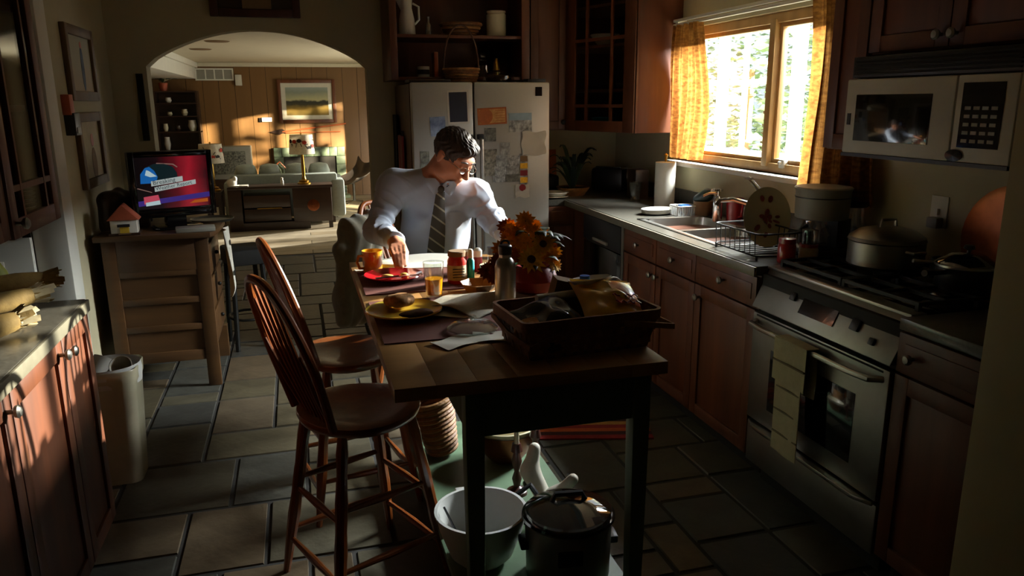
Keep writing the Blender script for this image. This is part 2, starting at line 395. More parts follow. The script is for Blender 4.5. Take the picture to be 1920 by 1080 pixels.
# ------------------------------------------------------------------ smooth solids from distance fields
class Field:
    def __init__(s, lo, hi, h):
        s.lo = np.array(lo, float); s.h = h; s.n = np.ceil((np.array(hi)-s.lo)/h).astype(int)+1
        s.S = np.full(s.n, .06, np.float32); s.D = np.full(s.n, 9, np.float32); s.id = np.zeros(s.n, np.int8)
    def _sub(s, lo, hi):
        a = np.clip(((np.array(lo)-s.lo)/s.h).astype(int), 0, s.n); b = np.clip(np.ceil((np.array(hi)-s.lo)/s.h).astype(int)+1, 0, s.n)
        sl = tuple(slice(i, j) for i, j in zip(a, b))
        ax = [s.lo[k]+s.h*np.arange(a[k], b[k]) for k in range(3)]
        return sl, np.stack(np.meshgrid(*ax, indexing='ij'), -1).astype(np.float32)
    def _mix(s, sl, d, k, mi, cut):
        A = s.S[sl]
        if cut:
            h = np.clip(.5-.5*(A+d)/k, 0, 1); s.S[sl] = A*(1-h)-d*h+k*h*(1-h); return
        h = np.clip(.5+.5*(A-d)/k, 0, 1); s.S[sl] = A*(1-h)+d*h-k*h*(1-h)
        w = d < s.D[sl]; s.id[sl][w] = mi; s.D[sl][w] = d[w]
    def cone(s, a, b, ra, rb, k=.02, mi=0, cut=False):
        a = np.array(a, float); b = np.array(b, float); m = max(ra, rb)+.06
        sl, P = s._sub(np.minimum(a, b)-m, np.maximum(a, b)+m)
        if P.size == 0: return s
        ab = b-a; t = np.clip(((P-a)@ab)/max(ab@ab, 1e-9), 0, 1)
        d = np.linalg.norm(P-(a+t[..., None]*ab), axis=-1)-(ra+(rb-ra)*t); s._mix(sl, d.astype(np.float32), k, mi, cut); return s
    def ell(s, c, r, rot=None, k=.02, mi=0, cut=False):
        c = np.array(c, float); r = np.array(r, float); m = r.max()+.06
        sl, P = s._sub(c-m, c+m)
        if P.size == 0: return s
        q = P-c
        if rot is not None: q = q@np.array(rot)          # columns of rot = local axes in world
        k0 = np.linalg.norm(q/r, axis=-1); k1 = np.linalg.norm(q/(r*r), axis=-1)
        d = k0*(k0-1)/np.maximum(k1, 1e-6); s._mix(sl, d.astype(np.float32), k, mi, cut); return s
    def rbox(s, c, hs, rad, rot=None, k=.02, mi=0, cut=False):
        c = np.array(c, float); hs = np.array(hs, float); m = np.linalg.norm(hs)+rad+.06
        sl, P = s._sub(c-m, c+m); q = P-c
        if rot is not None: q = q@np.array(rot)
        q = np.abs(q)-hs; d = np.linalg.norm(np.maximum(q, 0), axis=-1)+np.minimum(q.max(-1), 0)-rad
        s._mix(sl, d.astype(np.float32), k, mi, cut); return s
    def mesh(s, name, mats, smooth=2):
        S = s.S; n = s.n; I = S < 0; act = np.zeros(n-1, bool); cnt = np.zeros(n-1, np.int8)
        for dx in (0, 1):
            for dy in (0, 1):
                for dz in (0, 1): cnt += I[dx:n[0]-1+dx, dy:n[1]-1+dy, dz:n[2]-1+dz]
        act = (cnt > 0) & (cnt < 8); idx = -np.ones(n-1, np.int64); C = np.argwhere(act); idx[act] = np.arange(len(C))
        acc = np.zeros((len(C), 3)); w = np.zeros(len(C))
        cor = [(x, y, z) for x in (0, 1) for y in (0, 1) for z in (0, 1)]
        for i, a in enumerate(cor):
            for b in cor[i+1:]:
                if sum(abs(p-q) for p, q in zip(a, b)) != 1: continue
                A = S[C[:, 0]+a[0], C[:, 1]+a[1], C[:, 2]+a[2]]; B = S[C[:, 0]+b[0], C[:, 1]+b[1], C[:, 2]+b[2]]
                x = (A < 0) != (B < 0); t = np.where(x, A/np.where(A == B, 1, A-B), 0)
                p = np.array(a)+t[:, None]*(np.array(b)-np.array(a)); acc[x] += p[x]; w[x] += 1
        V = s.lo+s.h*(C+acc/np.maximum(w, 1)[:, None]); F = []
        for ax in range(3):
            u, v = (ax+1) % 3, (ax+2) % 3; sl = [slice(1, -1)]*3; sl[ax] = slice(0, -1); s2 = list(sl); s2[ax] = slice(1, None)
            A = I[tuple(sl)]; B = I[tuple(s2)]
            for flip, msk in ((0, A & ~B), (1, ~A & B)):
                E = np.argwhere(msk)
                if not len(E): continue
                off = np.ones(3, int); off[ax] = 0; E = E+off
                q = []
                for du, dv in ((-1, -1), (0, -1), (0, 0), (-1, 0)):
                    e = E.copy(); e[:, u] += du; e[:, v] += dv; q.append(idx[e[:, 0], e[:, 1], e[:, 2]])
                q = np.stack(q, 1); F.append(q[:, ::-1] if flip else q)
        F = np.concatenate(F); F = F[(F >= 0).all(1)]
        for _ in range(smooth):                       # light Laplacian pass
            sm = np.zeros_like(V); ct = np.zeros(len(V))
            for a, b in ((0, 1), (1, 2), (2, 3), (3, 0)):
                np.add.at(sm, F[:, a], V[F[:, b]]); np.add.at(ct, F[:, a], 1); np.add.at(sm, F[:, b], V[F[:, a]]); np.add.at(ct, F[:, b], 1)
            V = .5*V+.5*sm/np.maximum(ct, 1)[:, None]
        me = bpy.data.meshes.new(name); me.from_pydata(V.tolist(), [], F.tolist())
        for k in (mats if isinstance(mats, (list, tuple)) else [mats]): me.materials.append(MAT[k])
        ci = np.clip(((V[F].mean(1)-s.lo)/s.h).round().astype(int), 0, n-1)
        me.polygons.foreach_set('material_index', s.id[ci[:, 0], ci[:, 1], ci[:, 2]].astype(np.int32))
        me.polygons.foreach_set('use_smooth', [True]*len(me.polygons)); me.update(); return me
# ------------------------------------------------------------------ the setting
XL, XR, YB, ZC = -1.1, 2.36, 5.5, 2.45
fl = struct('floor', MB().box(XL-1.6, XR+.1, -1.6, 8.3, -.1, -.006), 'grout')
tile_mesh = {}
def tile_of(w, h):
    if (w, h) not in tile_mesh:
        b = MB(); W_, H_ = w*.15-.012, h*.15-.012; e = .006
        v = [(x, y, -.012) for x, y in ((-W_/2, -H_/2), (W_/2, -H_/2), (W_/2, H_/2), (-W_/2, H_/2))]
        v += [(x, y, 0) for x, y in ((-W_/2+e, -H_/2+e), (W_/2-e, -H_/2+e), (W_/2-e, H_/2-e), (-W_/2+e, H_/2-e))]
        b.add(v, [(4, 5, 6, 7)]+[(i, (i+1) % 4, 4+(i+1) % 4, 4+i) for i in range(4)])
        tile_mesh[(w, h)] = b.mesh('tile', 'slate', flat=True)
    return tile_mesh[(w, h)]
def lay_tiles(x0, y0, nx, ny, seed):
    r = random.Random(seed); used = [[0]*nx for _ in range(ny)]
    sizes = [(3, 2), (2, 2), (3, 3), (2, 1), (2, 3), (1, 2), (1, 1), (3, 1)]
    for j in range(ny):
        for i in range(nx):
            if used[j][i]: continue
            opts = sizes[:5]; r.shuffle(opts)
            for w, h in opts+[(1, 2), (1, 1)]:
                if i+w <= nx and j+h <= ny and not any(used[j+b][i+a] for a in range(w) for b in range(h)): break
            for a in range(w):
                for b in range(h): used[j+b][i+a] = 1
            t = bpy.data.objects.new('tile', tile_of(w, h)); COL.objects.link(t); t.parent = fl
            t.location = (x0+(i+w/2)*.15, y0+(j+h/2)*.15, r.uniform(-.0015, .0015))
lay_tiles(-1.1, 1.6, 20, 26, 3)
lay_tiles(-1.1, 5.5, 12, 18, 5)
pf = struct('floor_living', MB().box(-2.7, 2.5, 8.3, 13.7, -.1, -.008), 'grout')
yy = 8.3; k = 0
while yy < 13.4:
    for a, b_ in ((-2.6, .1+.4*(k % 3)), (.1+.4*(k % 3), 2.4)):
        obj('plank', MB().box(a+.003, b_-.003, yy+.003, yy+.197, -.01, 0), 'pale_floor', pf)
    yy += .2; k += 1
struct('ceiling', MB().box(XL-1.6, XR+.2, -1.6, YB+.2, ZC, ZC+.1), 'ceiling_paint')
struct('ceiling_living', MB().box(-2.7, 2.52, YB+.1, 13.7, 2.2, 2.3), 'ceiling_paint')
# arch wall
A0, A1, AS, AP = -.885, .505, 1.795, 2.03
arc = [(A0+(A1-A0)*i/24, AS+(AP-AS)*math.sin(math.pi*i/24)**.75) for i in range(25)]
poly = [(-2.7, 0), (A0, 0)]+arc+[(A1, 0), (2.52, 0), (2.52, ZC), (-2.7, ZC)]
struct('wall_back', MB().prism(poly, -5.65, -5.5, M=Matrix.Rotation(R(90), 4, 'X')), 'plaster', flat=True)
# right wall with the window opening
WY0, WY1, WZ0, WZ1 = 3.02, 4.55, 1.19, 1.99
b = MB()
b.box(XR, XR+.16, -1.6, WY0, 0, ZC); b.box(XR, XR+.16, WY1, YB, 0, ZC)
b.box(XR, XR+.16, WY0, WY1, 0, WZ0); b.box(XR, XR+.16, WY0, WY1, WZ1, ZC)
struct('wall_right', b, 'plaster', flat=True)
struct('wall_near', MB().box(XL-1.6, XR+.1, -1.7, -1.5, 0, ZC), 'plaster')
struct('wall_jamb', MB().box(1.60, XR, 1.18, 1.42, 0, ZC), 'plaster', bevel=.008)
# left wall: door opening between the built-in cupboard and the sideboard
b = MB(); b.box(XL-.12, XL, -1.6, 2.95, 0, ZC); b.box(XL-.12, XL, 4.07, YB, 0, ZC); b.box(XL-.12, XL, 2.95, 4.07, 2.02, ZC)
struct('wall_left', b, 'plaster', flat=True)
b = MB(); b.box(XL-.13, XL+.018, 4.04, 4.2, 0, 2.1); b.box(XL-.13, XL+.018, 2.88, 2.98, 0, 2.1); b.box(XL-.13, XL+.02, 2.86, 4.22, 2.1, 2.17)
struct('trim_1', b, 'white_paint', bevel=.006)
# the room beyond that door
b = MB(); b.box(-2.75, -2.65, -1.6, 5.6, 0, ZC); b.box(-2.7, XL-.1, 5.2, 5.3, 0, ZC); b.box(-2.7, XL-.1, 1.5, 1.6, 0, ZC)
struct('wall_pantry', b, 'plaster', flat=True)
dr = struct('door_1', MB().box(XL-.78, XL-.13, 4.0, 4.035, 0, 1.98), 'white_paint', bevel=.003)
for z in (.35, 1.0, 1.7): obj('hinge', MB().box(XL-.155, XL-.12, 3.985, 4.0, z-.04, z+.04), 'iron', dr)
obj('door_panel', MB().box(XL-.68, XL-.25, 3.992, 4.0, .15, .85), 'white_paint', dr, bevel=.004)
# living room walls
b = MB(); b.box(-2.7, -2.6, 5.65, 13.7, 0, 2.2)
struct('wall_living_left', b, 'panel_wood')
OY0, OY1 = 9.78, 11.44
b = MB(); b.box(2.4, 2.52, 5.65, OY0, 0, 2.3); b.box(2.4, 2.52, OY1, 13.7, 0, 2.3); b.box(2.4, 2.52, OY0, OY1, 1.875, 2.3); b.box(2.4, 2.52, OY0, OY1, 0, .15)
struct('wall_living_right', b, 'white_paint', flat=True)
wl = struct('wall_living_back', MB().box(-2.7, 2.52, 13.56, 13.7, 0, 2.3), 'soot')
x = -2.6; k = 0; pm = None
while x < 2.3:
    w = .245
    if pm is None:
        pm = MB().box(0, w-.006, -.02, 0, 0, 2.2).mesh('panel', 'panel_wood', flat=True)
    p = obj('panel', pm, None, wl, loc=(x, 13.56, 0)); x += w; k += 1
struct('trim_2', MB().box(-2.6, 2.4, 13.5, 13.54, 2.14, 2.2), 'ceiling_paint', bevel=.01)
for x, y in ((-1.02, 10.2), (-.72, 8.9)): obj('recessed_light', MB().lathe([(0, 2.19), (.11, 2.19), (.13, 2.199), (0, 2.199)], 24), 'cardboard', loc=(x, y, 0), label='round recessed fitting in the living room ceiling '+('over the console end' if y > 9.5 else 'close to the arch'), cat='ceiling light')
struct('trim_3', MB().box(-2.6, -1.46, 8.6, 13.5, 1.95, 2.2).box(-1.46, -1.42, 8.6, 13.5, 2.12, 2.2), 'white_paint', bevel=.004)
# recessed square of brown wall beside the arch in the hall
struct('door_2', MB().box(.72, 1.3, 7.5, 7.55, 0, 1.95), 'panel_wood', bevel=.004)

# ------------------------------------------------------------------ kitchen window
wn = MB()
fr = .05
wn.fyz(WY0, WY1, WZ0, WZ1, fr, XR+.03, XR+.11)
win = struct('window_1', wn, 'window_wood', bevel=.005)
ymid = 3.575
obj('mullion', MB().box(XR+.02, XR+.1, ymid-.025, ymid+.025, WZ0+.03, WZ1-.03), 'window_wood', win, bevel=.005)
for a, c in ((WY0+fr, ymid-.025), (ymid+.025, WY1-fr)):
    s = MB(); t = .022
    s.fyz(a, c, WZ0+.05, WZ1-.05, t, XR+.05, XR+.085)
    sa = obj('sash', s, 'window_wood', win, bevel=.003)
    obj('pane', MB().box(XR+.066, XR+.069, a+t, c-t, WZ0+.06, WZ1-.075), 'pane', sa)
obj('sash_latch', MB().box(XR+.02, XR+.05, 3.40, 3.44, WZ0+.03, WZ0+.075).box(XR+.005, XR+.03, 3.41, 3.43, WZ0+.05, WZ0+.065), 'white_plastic', win, bevel=.004)
obj('window_sill', MB().box(XR-.05, XR+.06, WY0-.04, WY1+.04, WZ0-.03, WZ0), 'white_paint', win, bevel=.006)
# traverse rod
rod = thing('curtain_rod', 'white double track curtain rod above the kitchen window', 'curtain rod', (XR, 3.6, 2.0))
for q in (0, .026): obj('track', MB().box(-.075, -.055, -.97, .885, q, q+.016), 'white_paint', rod, bevel=.003)
for q in (-.96, .85): obj('bracket', MB().box(-.06, 0, q, q+.03, 0, .04), 'white_paint', rod)
def curtain(y0, y1, z0, z1, label, pleats, seed, gather):
    r = random.Random(seed); ph = [r.uniform(0, 6.28) for _ in range(4)]
    def f(u, v):
        y = y0+(y1-y0)*u; z = z1+(z0-z1)*v
        amp = .028*(.5+.5*v)
        x = -.065+amp*math.sin(u*pleats*6.283+ph[0])+.012*math.sin(u*pleats*2.7*6.283+ph[1]+v*2)+.008*math.sin(v*5+ph[2])
        yy = y+gather*math.sin(v*math.pi*.9)*(u-.5)*.1+.01*math.sin(v*4+ph[3]+u*6)
        return (XR+x-.0, yy, z)
    g = MB().grid(f, 110, 30); o = obj('curtain', g, 'curtain', loc=None, angle=180, label=label, cat='curtain', group='kitchen window curtains')
    t = bpy.data.objects
    return o
curtain(4.14, 4.45, 1.215, 2.005, 'golden brown woven curtain hanging beside the corner cupboard', 4.5, 1, 1)
curtain(2.64, 3.15, 1.12, 2.03, 'golden brown woven curtain hanging beside the microwave cupboard', 5, 2, -1)
# garden outside the window
struct('ground', MB().box(XR+.16, 14, -4, 14, -.4, -.3), 'garden_ground')
tr = thing('garden_trellis', 'white garden trellis standing outside the kitchen window', 'trellis', (3.5, 7.3, -.3))
for i in range(15):
    y = -2.4+i*.34; obj('post' if i % 3 == 0 else 'picket', MB().box(-.03 if i % 3 == 0 else -.014, .03 if i % 3 == 0 else .014, y-(.045 if i % 3 == 0 else .022), y+(.045 if i % 3 == 0 else .022), 0, 2.55), 'trellis_white', tr)
for z in (.9, 1.45, 2.0, 2.5): obj('rail', MB().box(-.012, .012, -2.5, 2.5, z-.02, z+.02), 'trellis_white', tr)
def bush(x, y, z0, rx, rz_, n, label, mats, seed):
    r = random.Random(seed); g = MB(); t = thing('garden_shrub', label, 'shrub', (x, y, -.3), group='greenery outside the window')
    for i in range(n):
        a, e = r.uniform(0, 6.28), math.acos(r.uniform(-1, 1)); q = r.uniform(.55, 1)
        c = Vector((math.sin(e)*math.cos(a)*rx*q, math.sin(e)*math.sin(a)*rx*1.2*q, z0+rz_+math.cos(e)*rz_*q))
        M = Matrix.Translation(c) @ Matrix.Rotation(r.uniform(0, 6.28), 4, 'Z') @ Matrix.Rotation(r.uniform(-1.2, 1.2), 4, 'X'); s_ = r.uniform(.06, .11)
        g.add([(-s_, 0, 0), (0, -s_*.5, .015), (s_, 0, 0), (0, s_*.5, .015)], [(0, 1, 2, 3)], r.choice((0, 1)), M)
    obj('foliage', g, mats, t, flat=True); obj('stem', MB().tube([(0, 0, 0), (.05, .02, z0+rz_)], [.06, .03]), 'cardboard', t)
bush(5.0, 7.9, .6, 1.3, 1.6, 1500, 'pale green leafy tree beyond the white trellis', ['foliage_out', 'foliage_pale'], 11)
bush(8.2, 12.4, .4, 1.6, 1.9, 1500, 'tall loose tree standing behind the leafy tree outside', ['foliage_pale', 'foliage_out'], 12)
bush(6.6, 9.6, .2, .9, .9, 700, 'low rounded bush outside near the trellis end', ['foliage_out', 'foliage_pale'], 13)
struct('wall_garden', MB().box(12.0, 12.2, 8, 30, -.3, 1.9), 'trellis_white')
# ------------------------------------------------------------------ fitted cupboards (built facing local -Y)
def front(kind, parent, x0, x1, z0, z1, wood_m, knob=None, glassm='cab_glass', muntins=None, knob_m='steel_dull', proud=.02):
    g = .002; x0 += g; x1 -= g; z0 += g; z1 -= g; st = .055 if kind != 'drawer' else .03
    b = MB()
    if kind == 'drawer':
        b.box(x0, x1, -proud, 0, z0, z1); b.box(x0+st, x1-st, -proud-.004, -proud+.001, z0+st, z1-st)
    else:
        b.fxz(x0, x1, z0, z1, st, -proud, 0)
        if kind == 'door': b.box(x0+st-.003, x1-st+.003, -proud+.010, -.002, z0+st-.003, z1-st+.003)
    d = obj('drawer' if kind == 'drawer' else 'door', b, wood_m, parent, bevel=.0025)
    if kind == 'glass':
        obj('pane', MB().box(x0+st-.004, x1-st+.004, -proud+.008, -proud+.011, z0+st-.004, z1-st+.004), glassm, d)
        for (mx, mz) in muntins or []:
            if mx is not None: obj('muntin', MB().box(mx-.007, mx+.007, -proud, -.004, z0+st, z1-st), wood_m, d)
            else: obj('muntin', MB().box(x0+st, x1-st, -proud+.001, -.004, mz-.009, mz+.009), wood_m, d)
    if knob:
        obj('knob', MB().lathe([(.006, 0), (.006, .014), (.015, .02), (.017, .028), (.011, .034), (.0, .036)], 14, M=TR(knob[0], -proud, knob[1], rx=R(90))), knob_m, d)
    return d
def cabinet(label, loc, rz, w, d, z0, z1, fronts, wood_m='cherry', toe=False, group=None, open_box=False, shelves=(), name='cupboard'):
    t = thing(name, label, 'cupboard', loc, rz, group)
    if open_box:
        e = .02; b = MB(); b.box(0, e, .0, d, z0, z1); b.box(w-e, w, 0, d, z0, z1); b.box(e, w-e, 0, d, z0, z0+e); b.box(e, w-e, 0, d, z1-e, z1); b.box(e, w-e, d-.01, d, z0, z1)
        obj('carcass', b, wood_m, t, bevel=.002)
        for z in shelves: obj('shelf', MB().box(e, w-e, .02, d-.01, z-.01, z+.01), wood_m, t, bevel=.002)
    else:
        obj('carcass', MB().box(0, w, 0, d, z0, z1), wood_m, t, bevel=.002)
    if toe: obj('toe_kick', MB().box(0, w, .06, d, 0, z0), 'black_matte', t)
    for f in fronts: front(*f[:1], t, *f[1:6], **(f[6] if len(f) > 6 else {}))
    return t
CF = 1.765                    # face plane of the right-hand units
WD = 'cherry'
def yr(y): return (CF, y, 0)
# sink unit, drawer unit, corner, unit past the cooker
cabinet('wide dark red wood base cupboard under the kitchen sink', yr(3.915), R(-90), .815, .57, .1, .874,
        [('drawer', .0, .405, .74, .87, WD, dict(knob=(.2, .805))), ('drawer', .41, .815, .74, .87, WD, dict(knob=(.61, .805))),
         ('door', 0, .405, .1, .735, WD, dict(knob=(.375, .68))), ('door', .41, .815, .1, .735, WD, dict(knob=(.44, .68)))], toe=True, group='base cupboards along the window wall')
cabinet('narrow dark red wood base cupboard with one drawer beside the stainless range', yr(3.10), R(-90), .495, .57, .1, .874,
        [('drawer', 0, .495, .74, .87, WD, dict(knob=(.25, .805))), ('door', 0, .495, .1, .735, WD, dict(knob=(.05, .68)))], toe=True, group='base cupboards along the window wall')
cabinet('dark wood base cupboard between the range and the pale wall end', yr(1.84), R(-90), .415, .57, .1, .874,
        [('drawer', 0, .412, .74, .87, 'cherry', dict(knob=(.07, .80))), ('door', 0, .412, .1, .735, 'cherry')], 'cherry', toe=True)
cabinet('dark red wood corner base cupboard beyond the dishwasher', (1.60, 4.9, 0), 0, .755, .58, .1, .874,
        [('drawer', 0, .2, .74, .87, WD), ('door', 0, .2, .1, .735, WD)], toe=True)
# dishwasher
t = thing('dishwasher', 'black and grey built in dishwasher under the corner worktop', 'dishwasher', yr(4.56), R(-90))
obj('body', MB().box(0, .64, .005, .55, .1, .87), 'grey_plastic', t); obj('door', MB().box(.012, .60, -.018, .005, .14, .70), 'black_gloss', t, bevel=.004)
obj('control_panel', MB().box(.012, .60, -.022, .005, .71, .865), 'black_plastic', t, bevel=.004)
obj('handle', MB().box(.2, .42, -.036, -.02, .725, .745), 'grey_plastic', t, bevel=.004)
obj('side_trim', MB().box(.605, .638, -.02, .005, .1, .87), 'steel_dull', t, bevel=.002); obj('toe_kick', MB().box(0, .64, .06, .5, 0, .1), 'black_matte', t)
# worktop (with the hole for the sink)
SX0, SX1, SY0, SY1 = 1.83, 2.27, 3.04, 3.90
b = MB(); z0, z1 = .876, .914
b.box(1.74, SX0, 2.605, 4.88, z0, z1); b.box(SX1, XR, 2.605, 4.88, z0, z1); b.box(SX0, SX1, 2.605, SY0, z0, z1); b.box(SX0, SX1, SY1, 4.88, z0, z1)
b.box(1.60, XR, 4.88, YB, z0, z1)
wt = obj('worktop', b, 'granite', label='long dark stone worktop running along the window wall into the corner', cat='worktop')
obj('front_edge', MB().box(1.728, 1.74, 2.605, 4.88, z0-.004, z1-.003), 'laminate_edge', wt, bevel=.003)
struct('trim_backsplash', MB().box(XR-.018, XR, 2.605, YB, z1, z1+.1), 'granite', bevel=.003)
obj('worktop', MB().box(1.74, XR, 1.42, 1.838, z0, z1), 'granite', bevel=.004, label='short dark stone worktop piece between range and pale wall end', cat='worktop')
# sink
t = thing('kitchen_sink', 'stainless steel double bowl sink set into the dark worktop', 'sink', (0, 0, 0))
b = MB(); zr = .919
b.box(SX0-.012, SX1+.03, SY0-.012, SY0+.03, zr-.006, zr); b.box(SX0-.012, SX1+.03, SY1-.03, SY1+.012, zr-.006, zr)
b.box(SX0-.012, SX0+.02, SY0, SY1, zr-.006, zr); b.box(SX1-.06, SX1+.03, SY0, SY1, zr-.006, zr)
b.box(SX0+.02, SX1-.06, 3.455, 3.485, zr-.006, zr)
obj('rim', b, 'steel', t, bevel=.002)
for ya, yb in ((SY0+.03, 3.455), (3.485, SY1-.03)):
    w, h = SX1-.06-SX0-.02, yb-ya; cx, cy = (SX0+.02+SX1-.06)/2, (ya+yb)/2
    top = rrect(w, h, .06, 5, cx, cy); bot = rrect(w-.05, h-.05, .05, 5, cx, cy); n = len(top)
    bb = MB().add([(x, y, zr-.003) for x, y in top]+[(x, y, .745) for x, y in bot]+[(x, y, .743) for x, y in bot],
                  [(i, (i+1) % n, n+(i+1) % n, n+i) for i in range(n)]+[tuple(range(n, 2*n))])
    bw = obj('bowl', bb, 'steel', t, angle=60); obj('drain', MB().lathe([(0, 0), (.035, 0), (.04, .004), (.028, .005), (0, .002)], 18, (cx, cy, .746)), 'chrome', bw)
# faucet
t = thing('faucet', 'chrome single lever faucet with a long flat spout at the sink', 'faucet', (2.245, 3.33, .915))
obj('base', MB().lathe([(.036, 0), (.036, .006), (.026, .012), (.024, .12), (.027, .15), (.02, .165), (0, .168)], 20), 'chrome', t)
obj('spout', MB().tube([(0, 0, .1), (-.06, .03, .135), (-.14, .07, .16), (-.2, .09, .155), (-.215, .097, .13)], [.016, .015, .013, .012, .012], 10), 'chrome', t)
obj('lever', MB().tube([(0, 0, .16), (.0, .03, .19), (-.02, .13, .262)], [.01, .012, .009], 8).box(-.03, -.01, .1, .15, .25, .262), 'chrome', t)
# cooker (range), built facing local -Y
t = thing('kitchen_range', 'stainless steel gas range with black oven window and hanging towel', 'range', (1.745, 2.60, 0), R(-90)); w = .758
obj('body', MB().box(.003, w-.003, .02, .6, .09, .885), 'black_matte', t, bevel=.003)
obj('base', MB().box(.03, w-.03, .06, .58, 0, .09), 'black_matte', t)
dr = obj('storage_drawer', MB().box(.004, w-.004, -.005, .03, .09, .27), 'steel_dull', t, bevel=.006)
obj('handle', MB().prism([(.02, .0), (w-.02, 0), (w-.02, -.01), (w-.08, -.04), (.08, -.04), (.02, -.01)], .262, .278), 'steel', dr, bevel=.003)
d = obj('oven_door', MB().box(.004, w-.004, -.012, .03, .285, .735), 'steel_dull', t, bevel=.006)
obj('window', MB().box(.14, w-.14, -.0145, -.01, .36, .61), 'black_gloss', d, bevel=.002)
obj('handle', MB().tube([(.03, -.01, .70), (.05, -.05, .70), (.12, -.062, .70), (w-.12, -.062, .70), (w-.05, -.05, .70), (w-.03, -.01, .70)], .011, 10), 'steel', d)
obj('vent_slot', MB().box(.03, w-.03, -.0135, -.01, .722, .729), 'black_matte', d)
# sloping control fascia
fp = obj('control_panel', MB().add([(0, -.02, .755), (w, -.02, .755), (w, .05, .905), (0, .05, .905), (0, .06, .755), (w, .06, .755), (w, .09, .905), (0, .09, .905)],
   [(0, 1, 2, 3), (4, 7, 6, 5), (0, 4, 5, 1), (3, 2, 6, 7), (0, 3, 7, 4), (1, 5, 6, 2)]), 'steel_dull', t, bevel=.003)
SL = Matrix.Translation((0, -.02, .755)) @ Matrix.Rotation(-math.atan2(.07, .15), 4, 'X')   # local x, -y out, z up the slope
obj('display', MB().box(.27, .46, -.004, .001, .045, .125, M=SL), 'black_gloss', fp)
for kx, kz, s_ in ((.215, .095, .016), (.56, .08, .02), (.655, .05, .012)): obj('dial', MB().box(kx-s_, kx+s_, -.012, .001, kz-s_, kz+s_, M=SL), 'black_plastic', fp, bevel=.004)
obj('trim', MB().box(0, w, .04, .1, .905, .917), 'steel', t, bevel=.003)
ct = obj('cooktop', MB().box(0, w, .05, .6, .895, .912), 'black_gloss', t, bevel=.004)
for bx in (.2, .56):
    for by in (.2, .44):
        obj('burner', MB().lathe([(.05, 0), (.05, .012), (.035, .014), (.03, .022), (0, .024)], 18, (bx, by, .912)), 'iron', ct)
for gx0, gx1 in ((.03, .37), (.39, .73)):
    g = MB(); z = .945
    for x in (gx0, (gx0+gx1)/2, gx1): g.box(x-.006, x+.006, .09, .56, z-.012, z)
    for y in (.09, .2, .32, .44, .56): g.box(gx0-.006, gx1+.006, y-.006, y+.006, z-.012, z)
    for x in (gx0, gx1):
        for y in (.09, .32, .56): g.box(x-.007, x+.007, y-.007, y+.007, .911, z-.005)
    obj('grate', g, 'iron', ct)
# towel over the oven handle (rests on it)
def towel(u, v):
    x = .285+.15*u+.004*math.sin(v*9)
    s = v*2-1
    if s < 0: return (x+.012, -.040+.004*math.sin(u*7), .714+s*.19)
    return (x-.01*s, -.079-.003*math.sin(u*6+s*4), .714-s*.44)
tw = MB(); nv = 56
tw.sheet(lambda u, v: towel(u, v), 8, nv, (0, -.003, .0008))
to = obj('dish_towel', tw, 'towel', angle=60, label='cream dish towel with thin dark stripes hanging on the oven handle', cat='towel', mw=Matrix.Translation((1.745, 2.60, 0)) @ Matrix.Rotation(R(-90), 4, 'Z'))
for z in (.64, .57, .53, .44, .35): obj('stripe', MB().box(.283, .428, -.0845, -.078, z-.003, z+.003), 'towel_dark', to)
def flap(u, v): return (.27+.18*u, -.086-.004*math.sin(u*5+1), .715-.16*v)
f = obj('fold', MB().sheet(flap, 8, 8, (0, -.003, 0)), 'towel', to)
obj('stripe', MB().box(.268, .452, -.0955, -.088, .628, .634), 'towel_dark', f)
obj('loop', MB().box(.27, .45, -.089, -.037, .712, .717), 'towel', to, bevel=.002)

# microwave over the range
t = thing('microwave', 'pale microwave oven with dark window mounted above the range', 'microwave', (1.955, 2.42, 1.372), R(-90)); w = .70
obj('body', MB().box(0, w, .02, .4, 0, .335), 'grey_plastic', t, bevel=.004)
obj('vent_grille', MB().box(.0, w, -.0, .03, .262, .335), 'black_plastic', t, bevel=.003)
for i in range(5): obj('louver', MB().box(.015, w-.015, -.006, .004, .272+i*.012, .277+i*.012), 'black_matte', t)
d = obj('door', MB().box(0, .485, -.018, .02, 0, .258), 'oven_white', t, bevel=.006)
obj('window', MB().box(.055, .40, -.02, -.015, .045, .205), 'black_gloss', d, bevel=.002)
obj('latch', MB().box(.018, .034, -.021, -.016, .1, .14), 'black_plastic', d)
c = obj('control_panel', MB().box(.49, w, -.018, .02, 0, .258), 'oven_white', t, bevel=.006)
kp = obj('keypad', MB().box(.515, .66, -.02, -.015, .045, .235), 'black_gloss', c)
for i in range(4):
    for j in range(5): obj('button', MB().box(.53+i*.031, .551+i*.031, -.0215, -.0195, .06+j*.024, .07+j*.024), 'grey_plastic', kp)
obj('badge', MB().lathe([(0, 0), (.032, 0), (.032, .005), (0, .006)], 20, M=TR(.51, -.018, .02, rx=R(90)) @ Matrix.Scale(.55, 4, (0, 1, 0))), 'black_gloss', c)
obj('bottom_lip', MB().box(.0, w, -.02, .39, -.012, 0), 'black_plastic', t)
# wall cupboards on the right
UF = 2.03
cabinet('dark wood double door wall cupboard above the microwave', (UF, 2.42, 0), R(-90), .72, .33, 1.715, ZC-.02,
        [('door', 0, .36, 1.72, ZC-.03, WD, dict(knob=(.33, 1.76))), ('door', .36, .72, 1.72, ZC-.03, WD, dict(knob=(.39, 1.76)))], group='wall cupboards on the window wall')
cabinet('narrow dark wood wall cupboard between microwave and curtain', (UF, 2.625, 0), R(-90), .2, .33, 1.372, ZC-.02, [('door', 0, .2, 1.375, ZC-.03, 'cherry')], 'cherry')
